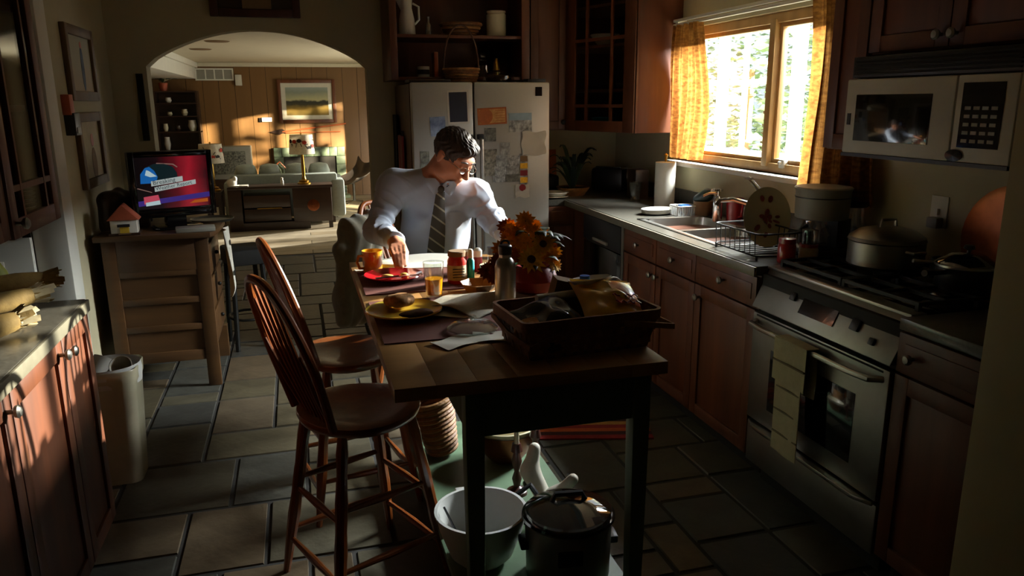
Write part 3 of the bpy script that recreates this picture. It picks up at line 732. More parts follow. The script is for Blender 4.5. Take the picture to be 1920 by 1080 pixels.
# corner wall cupboard with a slanted glass door
t = thing('corner_cupboard', 'dark wood corner wall cupboard with a slanted glass door', 'cupboard', (0, 0, 0))
P0, P1 = (1.84, 5.15), (2.06, 4.5)
obj('side_panel', MB().box(2.06, XR, 4.5, 4.52, 1.362, ZC-.02), 'cherry', t, bevel=.003)
obj('front_stile', MB().box(2.052, 2.066, 4.488, 4.51, 1.362, ZC-.02), 'cherry', t, bevel=.003)
obj('back_panel', MB().box(1.838, XR, YB-.02, YB-.002, 1.362, ZC-.02).box(XR-.02, XR-.002, 4.52, YB-.02, 1.362, ZC-.02), 'cherry', t)
cp = [(1.838, YB-.02), (P0[0]+.012, P0[1]+.01), (P1[0]+.008, P1[1]+.02), (XR-.02, 4.52), (XR-.02, YB-.02)]
for z in (1.362, 1.62, 1.9, 2.15, ZC-.04): obj('shelf', MB().prism(cp, z, z+.018), 'cherry', t)
ang = math.atan2(P1[1]-P0[1], P1[0]-P0[0]); Lw = math.hypot(P1[0]-P0[0], P1[1]-P0[1])
dmb = MB(); st = .1; za, zb = 1.364, ZC-.03; Md = TR(P0[0], P0[1], 0, ang)
for bx in ((0, st, za, zb), (Lw-st, Lw, za, zb), (st, Lw-st, za, za+.07), (st, Lw-st, zb-.07, zb)): dmb.box(bx[0], bx[1], -.02, 0, bx[2], bx[3], M=Md)
d = obj('door', dmb, 'cherry', t, bevel=.003)
obj('pane', MB().box(st-.005, Lw-st+.005, -.012, -.009, za+.06, zb-.06, M=Md), 'cab_glass', d)
for mx in (st+.12, Lw-st-.12): obj('muntin', MB().box(mx-.01, mx+.01, -.02, -.004, za+.07, zb-.07, M=Md), 'cherry', d)
for mz in (1.53, 1.95): obj('muntin', MB().box(st, Lw-st, -.019, -.004, mz-.01, mz+.01, M=Md), 'cherry', d)
for i, (z, n) in enumerate(((1.918, 4), (1.38, 3))):
    b = MB()
    r = .1 if i == 0 else .08
    obj('serving_bowl', MB().shell([(.0, .0), (.045, 0), (r, .07), (r-.005, .075), (.042, .008), (0, .008)], 24), 'white_ceramic' if i == 0 else 'teal_box', loc=(2.04, 4.98, z), label=('cream serving bowl behind the slanted glass door on its upper shelf' if i == 0 else 'small blue green bowl on the lowest shelf behind slanted glass'), cat='bowl')
# wall cupboard next to the fridge
cabinet('tall dark red wall cupboard between fridge and corner cupboard', (1.572, 5.17, 0), 0, .262, .33, 1.365, ZC-.02,
        [('door', 0, .262, 1.37, ZC-.03, WD, dict(knob=(.23, 1.42), knob_m='iron'))])
# open shelf cupboard above the fridge
t = cabinet('open dark wood shelf cupboard above the fridge', (.615, 5.05, 0), 0, .915, .45, 1.70, ZC-.02, [], open_box=True, shelves=(1.972,))
for a, c in ((.86, .915), (0, .045)): obj('face_stile', MB().box(a, c, -.02, 0, 1.70, ZC-.02), 'cherry', t, bevel=.003)

# ------------------------------------------------------------------ fridge
FX0, FX1, FY, FZ = .69, 1.568, 4.72, 1.68
t = thing('refrigerator', 'stainless side by side refrigerator covered with photos and notes', 'refrigerator', (FX0, FY, 0)); w = FX1-FX0
obj('body', MB().box(.0, w, .06, .74, .02, FZ-.01), 'black_plastic', t, bevel=.004)
obj('side_panel', MB().box(-.004, .002, .06, .74, .03, FZ-.012), 'oak_old', t)
sp = .385
for a, c, hx in ((0, sp-.004, sp-.035), (sp+.004, w, sp+.035)):
    d = obj('door', MB().box(a, c, 0, .058, .1, FZ), 'fridge_steel', t, bevel=.012)
    h = MB().tube([(hx, 0, 1.35), (hx, -.045, 1.33), (hx, -.05, 1.25), (hx, -.05, .72), (hx, -.045, .64), (hx, 0, .62)], .013, 10)
    hd = obj('handle', h, 'steel', d); obj('handle_mount', MB().box(hx-.02, hx+.02, -.03, 0, 1.335, 1.365), 'iron', hd, bevel=.004)
obj('toe_grille', MB().box(.01, w-.01, .03, .06, .02, .095), 'black_matte', t)
obj('badge', MB().box(w-.096, w-.052, -.003, .002, FZ-.085, FZ-.03), 'black_gloss', t)
obj('hinge_cover', MB().box(w-.14, w-.02, .02, .12, FZ-.01, FZ+.02), 'black_plastic', t, bevel=.004)
def sheet_on_fridge(name, label, cat, px0, py0, px1, py1, mats, tilt=0, off=.002, border=None, extra=None):
    a, c = PY(px0, py0, FY-.002), PY(px1, py1, FY-.002); wd, ht = c.x-a.x, a.z-c.z; ctr = ((a.x+c.x)/2, FY-off, (a.z+c.z)/2)
    o = bpy.data.objects.new(name, (MB().box(-wd/2, wd/2, -.0012, .0012, -ht/2, ht/2)).mesh(name, border or mats)); COL.objects.link(o)
    o.location = ctr; o.rotation_euler = (0, R(tilt), 0); tag(o, label, cat, 'papers stuck on the fridge')
    if border: 
        q = .06*min(wd, ht)+.004; pr_ = obj('print', MB().box(-wd/2+q, wd/2-q, -.0022, -.001, -ht/2+q, ht/2-q), mats, o)
    return o, wd, ht
sheet_on_fridge('star_poster', 'tall dark navy print with white border on fridge door', 'poster', 838, 169, 880, 232, 'navy_print', -1.5, border='paper')
sheet_on_fridge('postcard', 'blue postcard with a pale cloud on fridge door', 'postcard', 806, 219, 836, 255, 'blue_print', -3)
sheet_on_fridge('postcard', 'small dark card behind the seated man on fridge', 'postcard', 788, 284, 806, 330, 'dark_print', 0)
o, wd, ht = sheet_on_fridge('wooden_plaque', 'orange plaque with a round seal and writing lines on fridge', 'plaque', 895, 202, 950, 233, 'orange_print', -2.5, border='orange_deep')
obj('seal', MB().lathe([(0, 0), (.048, 0), (.048, .002), (.043, .003), (.036, .002), (0, .003)], 24, M=TR(-.045, -.0022, 0, rx=R(90))), 'orange_deep', o)
for i in range(5): obj('ruled_line', MB().box(.02, .08, -.0032, -.002, .03-i*.015, .033-i*.015), 'orange_deep', o)
o, wd, ht = sheet_on_fridge('landscape_photo', 'landscape photo of hills under pale sky on fridge', 'photo', 954, 212, 997, 247, 'grey_print', -.5)
obj('sky_area', MB().box(-wd/2, wd/2, -.0022, -.001, ht*.12, ht/2), 'sky_print', o)
sheet_on_fridge('snapshot', 'small dark snapshot with a white flower on fridge', 'photo', 908, 240, 930, 265, 'dark_print', 0)
sheet_on_fridge('portrait_snapshot', 'small portrait snapshot above the photo collage on fridge', 'photo', 938, 267, 956, 290, 'grey_print', 0, .004)
# crumpled note
a, c = PY(978, 247, FY), PY(1022, 290, FY)
def note(u, v):
    return (a.x+(c.x-a.x)*u+.006*math.sin(v*9), FY-.006-.006*math.sin(u*7+v*5)*math.sin(v*6), a.z+(c.z-a.z)*v+.006*math.sin(u*8))
obj('crumpled_note', MB().sheet(note, 10, 10, (0, -.001, 0)), 'paper', label='crumpled white note sheet on fridge door', cat='note')
# collage: the separate snapshots
pics = [(906, 280, 932, 307, 'green_print', 'green garden snapshot'), (930, 291, 951, 312, 'grey_print', 'pale family snapshot'), (951, 292, 974, 311, 'mixed_print', 'black and white crowd snapshot'), (906, 305, 927, 330, 'green_print', 'tall green snapshot'),
        (926, 311, 950, 332, 'mixed_print', 'busy black and white snapshot'), (949, 309, 972, 330, 'grey_print', 'grey party snapshot'), (924, 328, 949, 341, 'mixed_print', 'wide black and white snapshot'), (947, 327, 974, 340, 'dark_print', 'dark group snapshot')]
for i, (x0, y0, x1, y1, mm, lb) in enumerate(pics): sheet_on_fridge('snapshot', lb+' in the photo collage on the fridge', 'photo', x0, y0, x1, y1, mm, rnd.uniform(-2, 2), .0025+.0014*(i % 4))
st, wd, ht = sheet_on_fridge('photo_strip', 'narrow photo strip with yellow gaps beside collage on fridge', 'photo strip', 974, 288, 990, 346, 'grey_print', 0, .003)
for i, mm in enumerate(('cardboard', 'petal_yellow', 'berry_red', 'petal_yellow')): obj('frame_picture', MB().box(-wd/2+.004, wd/2-.004, -.0025, -.001, ht/2-.05-i*.045, ht/2-.015-i*.045), mm, st)
def torn(u, v):
    p = PY(966+26*u, 346+24*v, FY-.002); k = .012*math.sin(u*9+v*5); return (p.x, FY-.006-.004*math.sin(u*6+v*8), p.z+k*.4)
tn = obj('torn_drawing', MB().sheet(torn, 8, 8, (0, -.001, 0)), 'paper', label='torn white drawing with a red blot low on fridge', cat='drawing')
p = PY(980, 352, FY-.012); obj('red_blot', MB().lathe([(0, 0), (.022, 0), (.022, .002), (0, .003)], 16, M=TR(p.x, FY-.008, p.z, rx=R(90))), 'berry_red', tn)
# ------------------------------------------------------------------ built-in cupboard with counter on the left
LF = -.748
def yl(y): return (LF, y, 0)
for i, (y0, w, lb) in enumerate(((2.50, .32, 'reddish wood base cupboard at the open end of the counter'), (2.05, .448, 'reddish wood base cupboard under the corn husks'), (1.4, .648, 'reddish wood base cupboard with a wide door under the counter start'))):
    kn = (.27, .84) if i == 0 else (w-.03, .80)
    cabinet(lb, yl(y0), R(90), w, .345, .1, .8745, [('door', 0, w, .1, .872, 'cherry', dict(knob=(.03, .82) if i == 0 else (w-.04, .83)))], toe=True, group='base cupboards under the short counter')
wt2 = obj('worktop', MB().box(XL, -.73, 1.4, 2.83, .876, .914), 'granite', bevel=.004, label='short dark worktop with pale edge carrying the corn husks', cat='worktop')
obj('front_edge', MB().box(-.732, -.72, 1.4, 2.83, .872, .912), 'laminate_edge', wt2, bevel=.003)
ucf = -.80
t = cabinet('reddish wood wall cupboard with glass door and stacked plates', (ucf, 2.40, 0), R(90), .46, .298, 1.19, ZC-.03,
            [('glass', 0, .46, 1.19, ZC-.04, 'cherry', dict(knob=(.03, 1.235), glassm='cab_glass', muntins=[(.12, None), (.34, None), (None, 1.33), (None, 2.15)], proud=.025))], 'cherry', open_box=True, shelves=(1.55, 1.85))
cabinet('dark reddish wall cupboard with solid door next to the plates', (ucf, 1.75, 0), R(90), .645, .298, 1.19, ZC-.03, [('door', 0, .645, 1.195, ZC-.04, 'cherry')], 'cherry')
plate = MB().shell([(0, .0), (.07, 0), (.075, .003), (.118, .014), (.12, .017), (.072, .007), (0, .006)], 26)
pm_ = plate.mesh('dinner_plate', 'white_ceramic')
for i in range(8):
    obj('dinner_plate', pm_, None, loc=(ucf-.122, 2.715, 1.2105+i*.0125), label=('lowest', 'second', 'third', 'fourth', 'fifth', 'sixth', 'seventh', 'topmost')[i]+' white dinner plate'+(' from below' if 0 < i < 7 else '')+' in the stack behind glass', cat='plate', group='plates stacked in the glass cupboard')
obj('serving_bowl', MB().shell([(0, 0), (.04, 0), (.085, .05), (.09, .09), (.085, .09), (.04, .008), (0, .008)], 22), 'white_ceramic', loc=(ucf-.12, 2.72, 1.861), label='white bowl on the upper shelf of the plate cupboard', cat='bowl')
obj('stem_glass', MB().shell([(0, 0), (.03, 0), (.032, .003), (.005, .008), (.004, .07), (.03, .1), (.034, .16), (.031, .16), (.027, .1), (0, .078)], 18), 'clear_glass', loc=(ucf-.07, 2.72, 1.561), label='clear stemmed glass on the middle shelf of the plate cupboard', cat='glass')
obj('pepper_mill', MB().lathe([(.025, 0), (.025, .02), (.015, .05), (.02, .1), (.012, .12), (.018, .145), (0, .16)], 16), 'oak_old', loc=(ucf-.15, 2.5, 1.861), label='turned wood pepper mill beside the white bowl up in the cupboard', cat='mill')
# dried corn husk bundles on the counter
def husk_bundle(label, pc, ang, seed, n=16, ln=.22, tip='husk_white'):
    r = random.Random(seed); t = thing('corn_husk_bundle', label, 'corn husks', pc, ang, 'dried corn husks on the counter')
    obj('wrap', MB().lathe([(.012, -ln*.5), (.03, -ln*.3), (.034, 0), (.03, ln*.25), (.02, ln*.45)], 14, M=TR(0, 0, .036, ry=R(90))), 'corn_husk', t)
    for i in range(n):
        a = i/n*6.283; rr = .026; bx = ln*.3; y, z = rr*math.cos(a), .036+rr*math.sin(a); fl_ = r.uniform(.2, .8)
        def f(u, v, a=a, fl_=fl_, r0=r.uniform(.035, .07)):
            s = u*r0; o_ = rr*(1+1.2*u*fl_); tw = (v-.5)*.024*(1-.3*u)
            return (bx+s, o_*math.cos(a)-tw*math.sin(a), max(.003, .036+o_*math.sin(a)*.8+tw*math.cos(a)))
        obj('husk_leaf', MB().sheet(f, 5, 2, (0, 0, .0015)), tip if i % 3 else 'corn_husk', t, angle=60)
    return t
husk_bundle('bundle of dried corn husks with ragged white ends on the counter', PZ(-15, 640, .9145), R(62), 1, 22, .26)
husk_bundle('folded corn husk bundle with a thick pale tip on the counter', PZ(8, 588, .9145), R(52), 2, 18, .3)
husk_bundle('brownish golden corn husk bundle lying beside the ragged one', PZ(35, 548, .9145), R(20), 3, 16, .26, 'corn_husk')
p = PZ(-2, 545, .9145)
t = thing('pear', 'yellow green pear at the edge of the corn husks', 'pear', p)
obj('flesh', MB().lathe([(0, 0), (.03, .006), (.042, .035), (.034, .07), (.018, .1), (.008, .112), (0, .113)], 18), 'pear', t); obj('stem', MB().tube([(0, 0, .11), (.004, .002, .128)], .003), 'oak_old', t)
# waste bin
BX, BY = -.80, 3.36
t = thing('waste_bin', 'tall pale waste bin filled to the top beside the counter', 'waste bin', (BX-.02, BY, 0))
pr1 = rrect(.20, .2, .045, 5); pr2 = rrect(.30, .27, .06, 5); n = len(pr1)
lv = [(0, .92), (.44, 1.14), (.455, 1.2), (.50, 1.22), (.505, 1.19)]
v = []; fs = []
for z, s_ in lv: v += [(x*s_, y*s_, z) for x, y in pr1]
v += [(x*1.08, y*1.08, .42) for x, y in pr1]
for q in range(len(lv)): fs += [(q*n+i, q*n+(i+1) % n, (q+1)*n+(i+1) % n, (q+1)*n+i) for i in range(n)]
fs += [tuple(range(n-1, -1, -1)), tuple(range(5*n, 6*n))]
obj('can', MB().add(v, fs), 'cream_ceramic', t, angle=50)
obj('bin_liner', MB().shell([(.115, .49), (.124, .512), (.129, .48), (.124, .43)], 26, sx=1, sy=.95), 'white_plastic', t)
obj('paper_cup', MB().shell([(0, 0), (.03, 0), (.045, .1), (.042, .1), (.028, .004), (0, .004)], 20, M=TR(0, 0, .0, rx=R(50))), 'paper', loc=(BX+.04, BY+.02, .45), label='white paper cup lying in the full waste bin', cat='cup')
obj('paper_cup', MB().shell([(0, 0), (.03, 0), (.04, .08), (.037, .08), (.028, .004), (0, .004)], 20, M=TR(0, 0, .0, rx=R(-30), ry=R(25))), 'foam_white', loc=(BX-.08, BY+.04, .45), label='smaller tilted white cup at the edge of the waste bin', cat='cup')
obj('food_wrapper', MB().sphere((0, 0, 0), (.07, .06, .035), 14, 8), 'kraft', loc=(BX-.02, BY-.04, .44), label='crumpled brown wrapper on top of the waste bin', cat='wrapper')

# ------------------------------------------------------------------ sideboard with the television
SX, SY, SZ = -1.03, 4.40, .885
t = thing('sideboard', 'old dark oak sideboard with panelled end carrying the television', 'sideboard', (SX, SY, 0)); w, d = .53, .62
obj('top', MB().prism([(-.03, -.03), (w+.02, -.03), (w+.05, .1), (w+.06, d-.2), (w+.02, d), (-.03, d)], SZ-.03, SZ), 'oak_old', t, bevel=.006)
obj('end_frame', MB().box(0, .07, 0, .03, .0, SZ-.03).box(w-.07, w, 0, .03, 0, SZ-.03).box(.07, w-.07, 0, .03, .68, SZ-.03), 'oak_old', t, bevel=.003)
for i, z in enumerate((.22, .375, .53)): obj('end_rail', MB().box(.07, w-.07, .002, .028, z+.12, z+.155), 'oak_old', t, bevel=.003); obj('end_panel', MB().box(.07, w-.07, .012, .024, z, z+.12), 'oak_old', t)
obj('bottom_rail', MB().box(.07, w-.07, .004, .028, .16, .22), 'oak_old', t, bevel=.003)
obj('body', MB().box(.01, w-.02, .03, d-.02, .2, SZ-.03), 'walnut', t)
for x in (.0, w-.06): obj('leg', MB().box(x, x+.06, d-.08, d-.02, 0, .2), 'oak_old', t)
for i in range(3): dd = obj('drawer', MB().box(w-.021, w-.002, .06, d-.06, .25+i*.19, .42+i*.19), 'oak_old', t, bevel=.004); obj('pull', MB().sphere((w+.008, d/2, .335+i*.19), .012, 10, 6), 'iron', dd)
# white cloth hanging off the front of the sideboard top
def cl(u, v): return (w+.072+.012*math.sin(u*9+v*2)+.02*v, .12+.22*u-.1*v*(u-.3), SZ-.02-(.34+.06*math.sin(u*5))*v)
o = obj('tea_towel', MB().sheet(cl, 14, 10, (.003, 0, 0)), 'paper', label='pale patterned cloth hanging off the sideboard corner', cat='cloth', loc=(SX, SY, 0), angle=80)
for i, (u, v) in enumerate(((.2, .3), (.5, .45), (.75, .3), (.35, .7), (.65, .8))):
    c = Vector(cl(u, v)); obj('printed_spot', MB().lathe([(0, 0), (.016, 0), (.016, .002), (0, .003)], 10, M=TR(c.x+.003, c.y, c.z, ry=R(90))), 'black_matte', o)
# television
c = PZ(322, 412, SZ); TVA = R(20)
t = thing('television', 'flat television showing a breaking weather news graphic on the sideboard', 'television', (-.672, 4.60, SZ), TVA)
w, h = .435, .36
obj('stand_base', MB().prism(rrect(.26, .17, .05), 0, .015), 'black_gloss', t, bevel=.004); obj('stand_neck', MB().box(-.05, .05, -.01, .03, .012, .08), 'black_gloss', t)
obj('cabinet_shell', MB().box(-w/2, w/2, 0, .06, .065, .065+h), 'black_plastic', t, bevel=.008)
bz = MB(); e = .03
bz.fxz(-w/2, w/2, .065, .065+h, e, -.012, 0); bz.box(-w/2+e, w/2-e, -.012, 0, .065+e, .065+.05)
obj('bezel', bz, 'black_gloss', t, bevel=.003)
bands('screen_red', [(0, '#0a0608'), (.3, '#16060c'), (.55, '#5a0d18'), (.75, '#a01a2a'), (1, '#3a0a12')], 0, -.18, .18, .25, 9, emission=.55)
emit('screen_blue', '#1560a8', .6); emit('screen_dark', '#0c2226', .5); emit('screen_pale', '#b8cfd4', .55); emit('screen_white', '#aeb8b4', .55); emit('screen_purple', '#3a2a78', .6); emit('screen_pink', '#c04a5c', .6); emit('screen_orange', '#b5581a', .55); emit('screen_line', '#8a6a60', .5); emit('screen_ink', '#2a3a44', .4)
x0, x1, z0, z1 = -w/2+e, w/2-e, .115, .065+h-e; ww, hh = x1-x0, z1-z0
sc = obj('screen', MB().box(x0, x1, -.004, -.002, z0, z1), 'screen_red', t)
def sp_(name, pts, m, q): 
    n = len(pts); v = [(x0+a*ww, -.0045-q*.0004, z0+b_*hh) for a, b_ in pts]; v2 = [(x, y+.0003, z) for x, y, z in v]
    obj(name, MB().add(v+v2, [tuple(range(n)), tuple(range(2*n-1, n-1, -1))]+[(i, n+i, n+(i+1) % n, (i+1) % n) for i in range(n)]), m, sc)
sp_('hexagon_line', [(.02, .42), (.2, .33), (.2, .315), (.0, .41)], 'screen_line', 1)
sp_('hexagon_top', [(.3, .87), (.52, .84), (.58, .78), (.585, .8), (.53, .86), (.3, .89)], 'screen_line', 1)
sp_('dome', [(.06, .5), (.07, .68), (.14, .8), (.26, .87), (.4, .87), (.52, .8), (.57, .68), (.57, .5)], 'screen_dark', 1)
sp_('dome_glow', [(.06, .5), (.07, .68), (.14, .8), (.2, .82), (.26, .74), (.3, .62), (.27, .5)], 'screen_blue', 2)
sp_('glint', [(.13, .66), (.155, .76), (.19, .74), (.29, .63), (.2, .62)], 'screen_pale', 3)
sp_('ticker', [(.0, .06), (.0, .16), (1.0, .27), (1.0, .17)], 'screen_purple', 1); sp_('ticker_glow', [(.7, .06), (.78, .12), (.97, .14), (.97, .07)], 'screen_orange', 1)
sp_('headline_box', [(.2, .44), (.2, .54), (.64, .61), (.64, .51)], 'screen_white', 4); sp_('headline_box', [(.24, .33), (.24, .42), (.82, .53), (.82, .44)], 'screen_white', 4)
sp_('logo_box', [(.08, .1), (.08, .24), (.28, .27), (.3, .12)], 'screen_pink', 3); sp_('logo_caption', [(.1, .06), (.1, .13), (.29, .16), (.3, .08)], 'screen_pale', 4)
for txt, a, b_, sz, rot in (('Breaking', .225, .462, .034, 9), ('Weather Report', .255, .355, .0285, 9.5)):
    lettering(txt, sz, 'screen_ink', sc, Matrix.Translation((x0+a*ww, -.0068, z0+b_*hh)) @ Matrix.Rotation(R(90), 4, 'X') @ Matrix.Rotation(R(rot-2), 4, 'Z'), .0003)
# cookie jar shaped like a house
p = PZ(230, 425, SZ)
t = thing('house_jar', 'small white house shaped jar with terracotta roof on the sideboard', 'jar', (-.91, 4.45, SZ), R(4))
obj('walls', MB().box(-.065, .065, -.05, .05, 0, .085), 'white_ceramic', t, bevel=.006)
obj('roof', MB().prism([(-.08, .08), (.08, .08), (0, .165)], -.06, .06, M=Matrix.Rotation(R(90), 4, 'X')), 'terracotta', t, bevel=.006)
obj('awning', MB().box(-.03, .03, -.062, -.05, .046, .06), 'black_plastic', t); obj('doorway', MB().box(-.02, .025, -.054, -.05, .012, .045), 'yellow_glaze', t); obj('doorstep', MB().box(-.028, .032, -.06, -.05, .006, .013), 'cardboard', t)
obj('base_block', MB().box(-.075, .075, -.055, .06, -.0, .012), 'walnut', t)
# dark gloves and boots standing behind the jar
f = Field((-1.10, 4.54, SZ-.01), (-.79, 4.82, SZ+.38), .008)
f.cone((-1.03, 4.62, SZ+.02), (-1.02, 4.63, SZ+.15), .045, .05, .02).ell((-1.0, 4.64, SZ+.17), (.07, .05, .045), k=.03).cone((-.95, 4.68, SZ+.02), (-.97, 4.69, SZ+.2), .05, .03, .03).ell((-.93, 4.69, SZ+.13), (.05, .04, .08), k=.02).cone((-.87, 4.7, SZ+.02), (-.87, 4.71, SZ+.16), .045, .035, .03)
obj('dark_bag', f.mesh('dark_bag', 'walnut'), None, label='dark slumped bag behind the house shaped jar', cat='bag')
f = Field((-1.0, 4.82, SZ-.01), (-.62, 5.02, SZ+.40), .008)
f.cone((-.90, 4.92, SZ), (-.90, 4.93, SZ+.25), .05, .035, .02).ell((-.9, 4.93, SZ+.27), (.045, .04, .06), k=.02)
obj('oven_mitt', f.mesh('oven_mitt', 'black_matte'), None, label='dark upright mitt standing against the wall by the television', cat='mitt')
f = Field((-.83, 4.78, SZ-.01), (-.58, 4.98, SZ+.36), .008)
f.cone((-.735, 4.86, SZ), (-.73, 4.86, SZ+.2), .045, .035, .02).ell((-.73, 4.86, SZ+.21), (.042, .035, .06), k=.02)
obj('wooden_figure', f.mesh('wooden_figure', 'walnut'), None, label='dark wooden rounded figure partly behind the television', cat='figure')
# round tin tray and glass on the sideboard corner
obj('serving_tray', MB().shell([(0, 0), (.11, 0), (.125, .014), (.122, .016), (.108, .004), (0, .004)], 28), 'steel_dull', loc=(-.51, 4.82, SZ), label='round dull metal tray on the sideboard corner', cat='tray')
obj('cable_box', MB().box(-.1, .1, -.05, .05, 0, .025), 'grey_plastic', loc=(-.56, 4.44, SZ), rz=R(8), bevel=.004, label='flat grey set top box in front of the television', cat='set top box')
# dark kitchen stool behind the sideboard
t = thing('bar_stool', 'dark padded stool standing past the sideboard', 'stool', (-.38, 5.16, 0), R(15))
obj('seat', MB().prism(rrect(.24, .3, .03), .56, .66), 'black_matte', t, bevel=.012)
for sx in (-.09, .09):
    for sy in (-.11, .11): obj('leg', MB().tube([(sx, sy, .57), (sx*1.2, sy*1.2, 0)], .016), 'iron', t)
for z in (.2,): obj('foot_ring', MB().tube([(.12*math.cos(a*.524), .145*math.sin(a*.524), z) for a in range(12)], .009, closed=True), 'iron', t)
# pictures on the left wall
def wall_picture(label, y0, y1, z0, z1, mt, blob, grp='framed prints by the doorway'):
    cy, cz = (y0+y1)/2, (z0+z1)/2; wd, ht = y1-y0, z1-z0; t = thing('framed_print', label, 'picture', (XL, cy, cz), 0, grp); e = .05
    b = MB().fyz(-wd/2, wd/2, -ht/2, ht/2, e, 0, .028)
    obj('frame', b, 'frame_wood', t, bevel=.004); pr_ = obj('print', MB().box(.006, .012, -wd/2+e, wd/2-e, -ht/2+e, ht/2-e), mt, t)
    for (a, c, r0, r1, m_) in blob: obj('drawn_figure', MB().lathe([(0, 0), (1, 0), (1, .001), (0, .0015)], 16, M=TR(.0125, a, c, ry=R(90)) @ Matrix.Diagonal((r1, r0, 1, 1))), m_, pr_)
    return t
wall_picture('framed print of a standing figure hanging higher by the doorway', 4.465, 5.03, 1.58, 1.965, 'faded_print', [(.04, -.02, .03, .12, 'ink_blue'), (.04, .1, .018, .02, 'terracotta')])
wall_picture('framed print with a small portrait hanging under the figure print', 4.49, 5.0, 1.12, 1.52, 'mat_print', [(.03, .05, .03, .035, 'terracotta'), (.03, -.08, .05, .09, 'cardboard')])
t = thing('key_holder', 'red and black wooden key holder on the wall by the door trim', 'key holder', (XL, 4.36, 1.45))
obj('red_block', MB().box(0, .04, -.04, .03, .06, .16), 'terracotta', t, bevel=.004); obj('black_pocket', MB().box(0, .05, -.03, .07, -.04, .07), 'black_plastic', t, bevel=.004); obj('paper_slip', MB().box(.05, .054, -.015, .05, -.03, .0), 'grey_plastic', t)
# dark frame above the arch
t = thing('picture_frame', 'dark wooden framed panel hanging above the arch', 'picture', (-.19, YB, 2.105)); wd, ht = .56, .36; e = .05
b = MB().fxz(-wd/2, wd/2, 0, ht, e, -.03, 0)
obj('frame', b, 'cherry_dark', t, bevel=.005); obj('panel', MB().box(-wd/2+e, wd/2-e, -.012, -.006, e, ht-e), 'walnut', t); obj('plaque', MB().box(-.08, .1, -.018, -.012, .05, .12), 'cardboard', t)
# narrow mirror at the arch edge, switch plates on the wall right of the arch
obj('edge_mirror', MB().box(-.95, -.91, YB-.015, YB, 1.33, 1.75), 'iron', bevel=.003, label='narrow dark framed mirror on the wall beside the arch', cat='mirror')
# ------------------------------------------------------------------ living room through the arch
CY = 10.0
t = thing('console_table', 'long dark wood console with a wide open bay and round medallion behind the sofa', 'console', (-.22, CY, 0)); w, h, d = 1.27, .555, .36
obj('top', MB().box(-w/2, w/2, 0, d, h-.035, h), 'walnut', t, bevel=.004)
obj('end_panel', MB().box(-w/2, -w/2+.16, .01, d, .0, h-.035), 'walnut', t, bevel=.004); obj('door', MB().box(w/2-.5, w/2-.02, .005, d, .09, h-.035), 'walnut', t, bevel=.006)
obj('medallion', MB().lathe([(0, 0), (.075, 0), (.075, .006), (.06, .012), (.02, .008), (0, .012)], 24, M=TR(w/2-.25, .005, .3, rx=R(90))), 'copper', t)
for z in (.12, .29): obj('drawer', MB().box(-w/2+.18, w/2-.53, .012, d, z, z+.155), 'walnut', t, bevel=.006)
obj('drawer_pull', MB().box(-.3, .0, -.004, .012, .277, .286), 'brass', t)
for x in (-w/2+.02, w/2-.07): obj('leg', MB().box(x, x+.05, .02, .07, 0, .1), 'walnut', t)
obj('plinth', MB().box(-w/2, w/2-.3, .02, d-.02, .0, .1), 'walnut', t)
# table lamps with printed shades
def table_lamp(label, loc, hs=.62, base=True):
    t = thing('table_lamp', label, 'lamp', loc, 0, 'lamps with flowered shades')
    obj('base', MB().lathe([(.085, 0), (.085, .015), (.06, .03), (.065, .045), (.03, .06), (.024, .085), (.02, .1)], 20), 'brass', t)
    obj('stem', MB().lathe([(.02, .1), (.024, .2), (.018, .3), (.015, hs-.2)], 14), 'brass', t)
    sh = obj('shade', MB().shell([(.16, hs-.24), (.14, hs), (.137, hs), (.157, hs-.24)], 30), 'shade_cloth', t)
    r = random.Random(len(label))
    for i in range(9):
        a = -2.6+i*.42; z = hs-.12+r.uniform(-.05, .05); rr = .151
        obj('printed_flower', MB().lathe([(0, 0), (.03, 0), (.03, .002), (0, .003)], 12, M=TR(rr*math.cos(a), rr*math.sin(a), z, rz=a, ry=R(90)) @ Matrix.Scale(.8, 4, (1, 0, 0))), 'shade_flower' if i % 2 else 'shade_leaf', sh)
        for q in range(2): obj('printed_leaf', MB().box(-.022, .022, -.004, .004, 0, .002, M=TR(rr*math.cos(a+.15), rr*math.sin(a+.15), z+r.uniform(-.08, .08), rz=a, ry=R(90)) @ Matrix.Rotation(r.uniform(0, 3), 4, 'Z')), 'shade_leaf', sh)
    obj('finial', MB().lathe([(.02, hs-.01), (.006, hs), (.012, hs+.02), (0, hs+.03)], 10), 'brass', t)
table_lamp('brass table lamp with a flowered shade standing on the console', (.07, CY+.18, .555))
# low stand carrying the second lamp and a tv set
obj('side_table', MB().box(-.1, .1, -.2, .2, .42, .46), 'walnut', loc=(-1.06, 10.6, 0), label='small dark side table beside the sofa', cat='table')
st = bpy.data.objects['side_table']
for x in (-.09, .05):
    for y in (-.18, .14): obj('leg', MB().box(x, x+.04, y, y+.04, 0, .42), 'walnut', st)
table_lamp('brass table lamp with a flowered shade standing on the side table', (-1.06, 10.6, .46), .60)
t = thing('old_television', 'boxy grey television on a dark stand against the panelled wall', 'television', (-.98, 12.6, 0))
obj('stand', MB().box(-.34, .34, 0, .4, 0, .42), 'walnut', t, bevel=.006); obj('case', MB().box(-.3, .3, 0, .38, .42, .92), 'grey_plastic', t, bevel=.015); obj('screen', MB().box(-.24, .22, -.008, 0, .5, .85), 'dark_print', t, bevel=.006)
